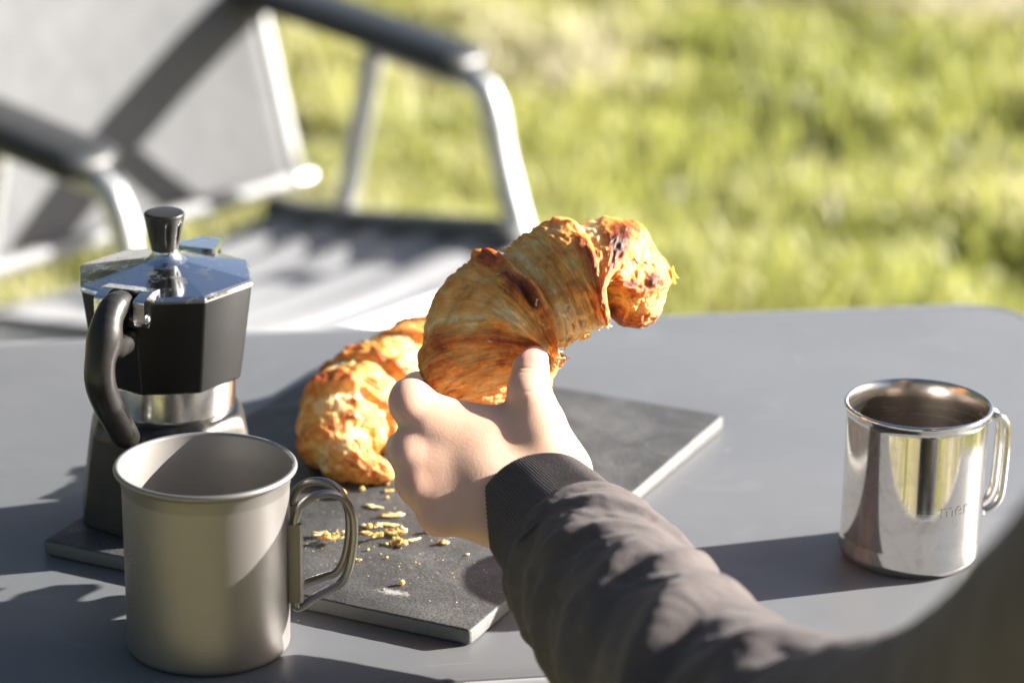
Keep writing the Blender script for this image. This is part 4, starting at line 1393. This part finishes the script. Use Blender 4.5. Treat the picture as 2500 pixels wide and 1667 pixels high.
def build_person():
    # ---- hand, in hand units
    W0 = (1262, 1150, -45)
    mcp = {'index': (942, 924, -6), 'middle': (944, 1034, -16), 'ring': (966, 1108, -14), 'pinky': (1012, 1178, -28)}
    fing = {
        'index':  [(940, 922, -8, 41), (928, 912, -160, 39), (946, 894, -290, 36), (986, 880, -378, 32), (1020, 872, -415, 27)],
        'middle': [(940, 1034, -18, 42), (924, 1036, -150, 42), (946, 1010, -300, 37), (1000, 976, -405, 33), (1050, 962, -440, 27)],
        'ring':   [(962, 1108, -18, 40), (946, 1108, -140, 40), (968, 1082, -280, 35), (1020, 1050, -372, 31), (1070, 1032, -405, 26)],
        'pinky':  [(1012, 1178, -28, 38), (1000, 1170, -130, 34), (1018, 1146, -235, 30), (1060, 1115, -310, 27), (1100, 1096, -335, 23)],
    }
    thumb = [(1288, 1075, -30, 60), (1246, 976, 4, 54), (1215, 892, 14, 48), (1220, 850, -4, 42), (1229, 828, -30, 34)]
    def fn(P):
        P = P - np.stack([0*P[:, 0], 0*P[:, 0], .75*(P[:, 1] - 1030) - .14*(P[:, 0] - 1120)], 1)      # back of the hand turned upwards
        d = None
        # back of the hand: metacarpals fused by wide blends
        for k, (name, p) in enumerate(mcp.items()):
            e = rcone(P, (1250, 1130 + 12*k, -45), p, 66, {'index': 40, 'middle': 38, 'ring': 36, 'pinky': 36}[name])
            d = e if d is None else smin(d, e, 85)
        d = smin(d, rcone(P, (1110, 1040, -42), (1190, 1110, -50), 60, 66), 60)
        # fleshy web between thumb and index, heel of the thumb
        d = smin(d, rcone(P, (990, 958, -16), (1190, 984, -12), 36, 46), 50)
        d = smin(d, rcone(P, (1130, 1085, -20), (1270, 1090, -50), 62, 66), 60)
        e = None
        for a, b in zip(thumb, thumb[1:]):
            k = rcone(P, a[:3], b[:3], a[3], b[3])
            e = k if e is None else smin(e, k, 12)
        d = smin(d, e, 56)
        # wrist and forearm inside the cuff
        d = smin(d, rcone(P, (1222, 1126, -48), (1310, 1225, -30), 80, 70), 50)
        d = smin(d, rcone(P, (1140, 1180, -60), (1215, 1205, -40), 56, 62), 60)
        for name, ch in fing.items():
            e = None
            for a, b in zip(ch, ch[1:]):
                k = rcone(P, a[:3], b[:3], a[3], b[3])
                e = k if e is None else smin(e, k, 10)
            d = smin(d, e, 30)
        # knuckles stand a little proud, soft valleys between them
        p = mcp['index']
        d = smin(d, ellip(P, (p[0] - 2, p[1] - 4, p[2] - 8), (40, 40, 42)), 30)
        # faint tendon ridges
        # creases over the thumb joint
        for yy, am in ((846, 2.4), (856, 1.6), (900, 1.2)):
            d = d + am*np.exp(-((P[:, 1] - yy - .0012*(P[:, 0] - 1220)**2)/3.0)**2)*np.exp(-((P[:, 0] - 1218)/34)**2)*(P[:, 2] > -5)
        return d
    # y runs down in hand units: build with that, then map
    V, Q = surface_nets(fn, (860, 770, -500), (1440, 1360, 300), 4.5, 2)
    # thumb nail plate: pushed in along its border
    flush = np.exp(-((V[:, 0] - 1230)/34)**2 - ((V[:, 1] - 813)/24)**2)*.95
    for nm, ch in fing.items():
        p = ch[-1]
        p = (p[0], p[1], p[2] + .75*(p[1] - 1030) - .14*(p[0] - 1120))
        flush = np.maximum(flush, .4*np.exp(-((V - np.array(p[:3]))**2).sum(1)/40**2))
    for nm, p in mcp.items():
        p = (p[0], p[1], p[2] + .75*(p[1] - 1030) - .14*(p[0] - 1120))
        flush = np.maximum(flush, .26*np.exp(-((V - np.array(p))**2).sum(1)/55**2))
    HV = np.array(HO) + (np.stack([(V[:, 0] - 1120)*HS, (1030 - V[:, 1])*HS, V[:, 2]*HS], 1) @ HM.T)
    HQ = Q[:, ::-1]
    # ---- arm bones inside the sleeve
    wrist = arm_pt(1260, 1190, 1.265); elbow = arm_pt(1850, 1790, 1.045); shoulder = arm_pt(2960, 1400, .72)
    tor = np.array((shoulder[0] + .135, shoulder[1] + .055, 0))
    sz = shoulder[2]
    # ---- low resolution trunk, neck and head of the standing child
    hd = tor + np.array((-.005, .045, sz + .165))
    def fb(P):
        d = rcone(P, tor + (0, 0, sz - .30), tor + (0, 0, sz - .04), .105, .10)
        d = smin(d, rcone(P, tor + (-.11, .02, sz - .03), tor + (.11, .0, sz - .03), .045, .045), .05)
        d = smin(d, rcone(P, tor + (0, .01, sz), tor + (0, .03, sz + .09), .042, .038), .03)
        d = smin(d, ellip(P, hd, (.066, .078, .092)), .02)
        d = smin(d, rcone(P, hd + (0, .03, -.05), hd + (0, .055, -.07), .035, .026), .03)
        d = smin(d, rcone(P, hd + (0, .076, .004), hd + (0, .092, -.018), .007, .010), .012)      # nose
        for s in (-1, 1):
            d = smin(d, ellip(P, hd + (s*.068, -.004, -.008), (.010, .018, .027)), .006)           # ears
            d = np.maximum(d, -(np.linalg.norm(P - (hd + (s*.028, .083, .010)), axis=1) - .012))   # eye hollows
            d = np.minimum(d, np.linalg.norm(P - (hd + (s*.028, .070, .010)), axis=1) - .0115)
        d = np.minimum(d, rcone(P, hd + (-.018, .078, -.045), hd + (.018, .078, -.045), .006, .006))  # mouth
        d = smin(d, rcone(P, shoulder, elbow, .036, .030), .02)
        d = smin(d, rcone(P, elbow, wrist, .026, .017), .01)
        return d
    lo = np.minimum.reduce([tor + (-.2, -.2, sz - .42), elbow - .06, wrist - .06]); hi = np.maximum.reduce([tor + (.2, .2, sz + .30), elbow + .06, wrist + .06])
    BV, BQ = surface_nets(fb, lo, hi, .0085, 2)
    Vall = np.vstack([HV, BV]); Qall = np.vstack([HQ, BQ + len(HV)])
    me = mesh_np('person', Vall, Qall)
    attr_f(me, 'flush', np.r_[flush, np.full(len(BV), .12)])
    p = link('person', me, M['skin'])
    tag(p, 'person in a dark grey sweatshirt reaching in from the right, holding a croissant', 'person')
    # ---- sleeve: one sheet from cuff seam over the elbow to the shoulder
    seam = arm_pt(1362, 1314, 1.232)
    mid = arm_pt(1470, 1456, 1.180); fore = arm_pt(1606, 1602, 1.120)
    up = arm_pt(2330, 1810, .90)
    axis = [(*arm_pt(1324, 1264, 1.248), .0348), (*seam, .0374), (*mid, .0405), (*fore, .0445), (*arm_pt(1770, 1745, 1.065), .0490), (*arm_pt(2010, 1830, .99), .056), (*up, .060), (*arm_pt(2650, 1600, .80), .0625), (*shoulder, .066), (*(shoulder + np.array((.045, .022, -.008))), .066), (*(shoulder + np.array((.100, .045, -.020))), .060)]
    n, m = 420, 220
    C, L = spline(axis, n)
    ctr = C[:, :3].copy()
    for _ in range(30):
        ctr[1:-1] = (ctr[:-2] + 2*ctr[1:-1] + ctr[2:])/4
    T, Nn, B = frames(ctr, HM @ np.array((0, 0, 1.0)))
    s = np.linspace(0, L, n)[:, None]; th = np.linspace(0, 2*PI, m, endpoint=False)[None]
    d = np.zeros((n, m))
    # folds: (distance from seam, slant, centre angle, spread, height, width)
    folds = [(.005, .004, .6, 2.8, .0030, .0048), (.026, .020, .9, .9, .0046, .0060), (.046, -.010, .3, .7, .0040, .0055), (.064, .026, .8, 1.1, .0056, .0075), (.098, .020, .5, 1.2, .0060, .0090), (.128, .030, .9, 1.2, .0070, .0100),
             (.040, -.024, -1.3, .8, .0034, .0070), (.085, .030, -1.2, .8, .0044, .0085), (.05, .03, 2.6, 1.0, .005, .008), (.160, .03, .2, 1.4, .008, .012), (.20, -.02, .5, 1.3, .008, .013), (.25, .03, .5, 1.5, .007, .015)]
    for k, (sc, sl, ca, sp, h, w) in enumerate(folds):
        dth = (th - ca + PI) % (2*PI) - PI
        line = sc + sl*dth + .006*fbm(np.stack([dth*1.3 + k*7, 0*dth, 0*dth], -1), 2, k)
        x = s - line
        prof = np.exp(-(x/w)**2) - .55*np.exp(-((x - 1.7*w)/(w*1.1))**2)
        d += .66*h*prof*np.exp(-(dth/sp)**2)
    cyl = np.stack([s/.05 + 0*th, np.cos(th)*.9 + 0*s, np.sin(th)*.9 + 0*s], -1)
    crs = fbm(np.stack([s/.016 + .8*np.sin(th) + 0*th, np.cos(th)*1.6 + 0*s, np.sin(th)*1.6 + 0*s], -1), 3, 95)
    d += .0024*fbm(cyl, 3, 91) + .0012*fbm(cyl*3.2, 3, 92) - .0006*np.clip(1 - np.abs(crs)*5, 0, 1)
    d *= sstep(0, .008, s)
    rr = C[:, 3][:, None] + d
    SV = ctr[:, None] + rr[..., None]*(np.cos(th)[..., None]*Nn[:, None] + np.sin(th)[..., None]*B[:, None])
    SQ = grid_quads(n, m)[:, ::-1]
    # trunk of the sweatshirt
    def fs(P):
        d = rcone(P, tor + (0, 0, sz - .30), tor + (0, 0, sz - .05), .130, .118)
        d = smin(d, rcone(P, tor + (-.12, .02, sz - .035), tor + (.12, .0, sz - .035), .062, .062), .06)
        d = smin(d, rcone(P, tor + (.14, 0, sz - .04), tor + (.195, .03, sz - .21), .062, .050), .04)
        d = smin(d, rcone(P, tor + (.195, .03, sz - .21), tor + (.05, .120, sz - .275), .050, .038), .03)     # other hand in the belly pocket
        d = d + .006*fbm(P/.05, 2, 3)
        return d
    TV, TQ = surface_nets(fs, tor + (-.25, -.22, sz - .48), tor + (.30, .34, sz + .06), .0125, 1)
    sw_me = mesh_np('sweatshirt', np.vstack([SV.reshape(-1, 3), TV]), np.vstack([SQ, TQ + n*m]))
    sw = link('sweatshirt', sw_me, M['sweat'], p)
    # ---- ribbed cuff
    cx = [(*arm_pt(1226, 1150, 1.276), .0276), (*arm_pt(1275, 1202, 1.263), .0304), (*arm_pt(1335, 1264, 1.246), .0340), (*seam, .0363)]
    n2, m2 = 60, 900
    C2, L2 = spline(cx, n2)
    T2, N2, B2 = frames(C2[:, :3], HM @ np.array((0, 0, 1.0)))
    th2 = np.linspace(0, 2*PI, m2, endpoint=False)[None]; s2 = np.linspace(0, L2, n2)[:, None]
    rr2 = C2[:, 3][:, None] + .00022*np.cos(th2*150) + .0010*fbm(np.stack([s2/.03 + 0*th2, np.cos(th2)*1.2 + 0*s2, np.sin(th2)*1.2 + 0*s2], -1), 2, 33)
    fl = 1 + .10*np.cos(2*(th2 - .5))
    rr2 = rr2*fl
    K2 = C2[:, None, :3] + rr2[..., None]*(np.cos(th2)[..., None]*N2[:, None] + np.sin(th2)[..., None]*B2[:, None])
    # rolled mouth: a half round lip turning inside
    lipv = []
    for k in range(1, 6):
        a = PI*k/5
        r3 = rr2[0:1] - .0013*(1 - math.cos(a)); off = -.0013*math.sin(a)
        lipv.append((C2[0, :3] + T2[0]*off)[None, None] + r3[..., None]*(np.cos(th2)[..., None]*N2[:1, None] + np.sin(th2)[..., None]*B2[:1, None]))
    for k in range(1, 4):
        i = k*6
        r3 = rr2[i:i+1] - .0026
        lipv.append(C2[i, :3][None, None] + r3[..., None]*(np.cos(th2)[..., None]*N2[i:i+1, None] + np.sin(th2)[..., None]*B2[i:i+1, None]))
    KV = np.vstack([np.vstack(lipv[::-1]), K2])
    link('cuff', mesh_np('cuff', KV.reshape(-1, 3), grid_quads(KV.shape[0], m2)[:, ::-1]), M['sweat'], sw)
    # ---- trousers and shoes, hair
    def ft(P):
        d = rcone(P, tor + (-.05, 0, sz - .36), tor + (.05, 0, sz - .36), .098, .098)
        for s_ in (-1, 1):
            d = smin(d, rcone(P, tor + (s_*.065, 0, sz - .40), tor + (s_*.075, .015, .30), .080, .060), .03)
            d = smin(d, rcone(P, tor + (s_*.075, .015, .30), tor + (s_*.078, 0, .05), .060, .052), .02)
        return d + .005*fbm(P/.06, 2, 12)
    TV, TQ = surface_nets(ft, tor + (-.22, -.18, -.02), tor + (.22, .18, sz - .24), .014, 1)
    link('trousers', mesh_np('trousers', TV, TQ), M['trouser'], p)
    for s_ in (-1, 1):
        def fsh(P):
            d = rcone(P, tor + (s_*.08, -.03, .035), tor + (s_*.085, .11, .028), .038, .030)
            return np.maximum(d, -(P[:, 2] - .002))
        TV, TQ = surface_nets(fsh, tor + (s_*.08 - .06, -.1, -.02), tor + (s_*.08 + .06, .17, .1), .008, 1)
        link('shoe', mesh_np('shoe', TV, TQ), M['shoe'], p)
    def fh(P):
        d = ellip(P, hd + (0, -.010, .012), (.078, .084, .094))
        face = ellip(P, hd + (0, .075, -.040), (.062, .060, .090))
        d = np.maximum(d, -face)
        d = np.maximum(d, -(P[:, 2] - (hd[2] - .085)))
        return d + .004*fbm(P*np.array((60, 60, 14)), 3, 4)
    TV, TQ = surface_nets(fh, hd - .12, hd + .13, .006, 1)
    link('hair', mesh_np('hair', TV, TQ), M['hair'], p)
build_person()
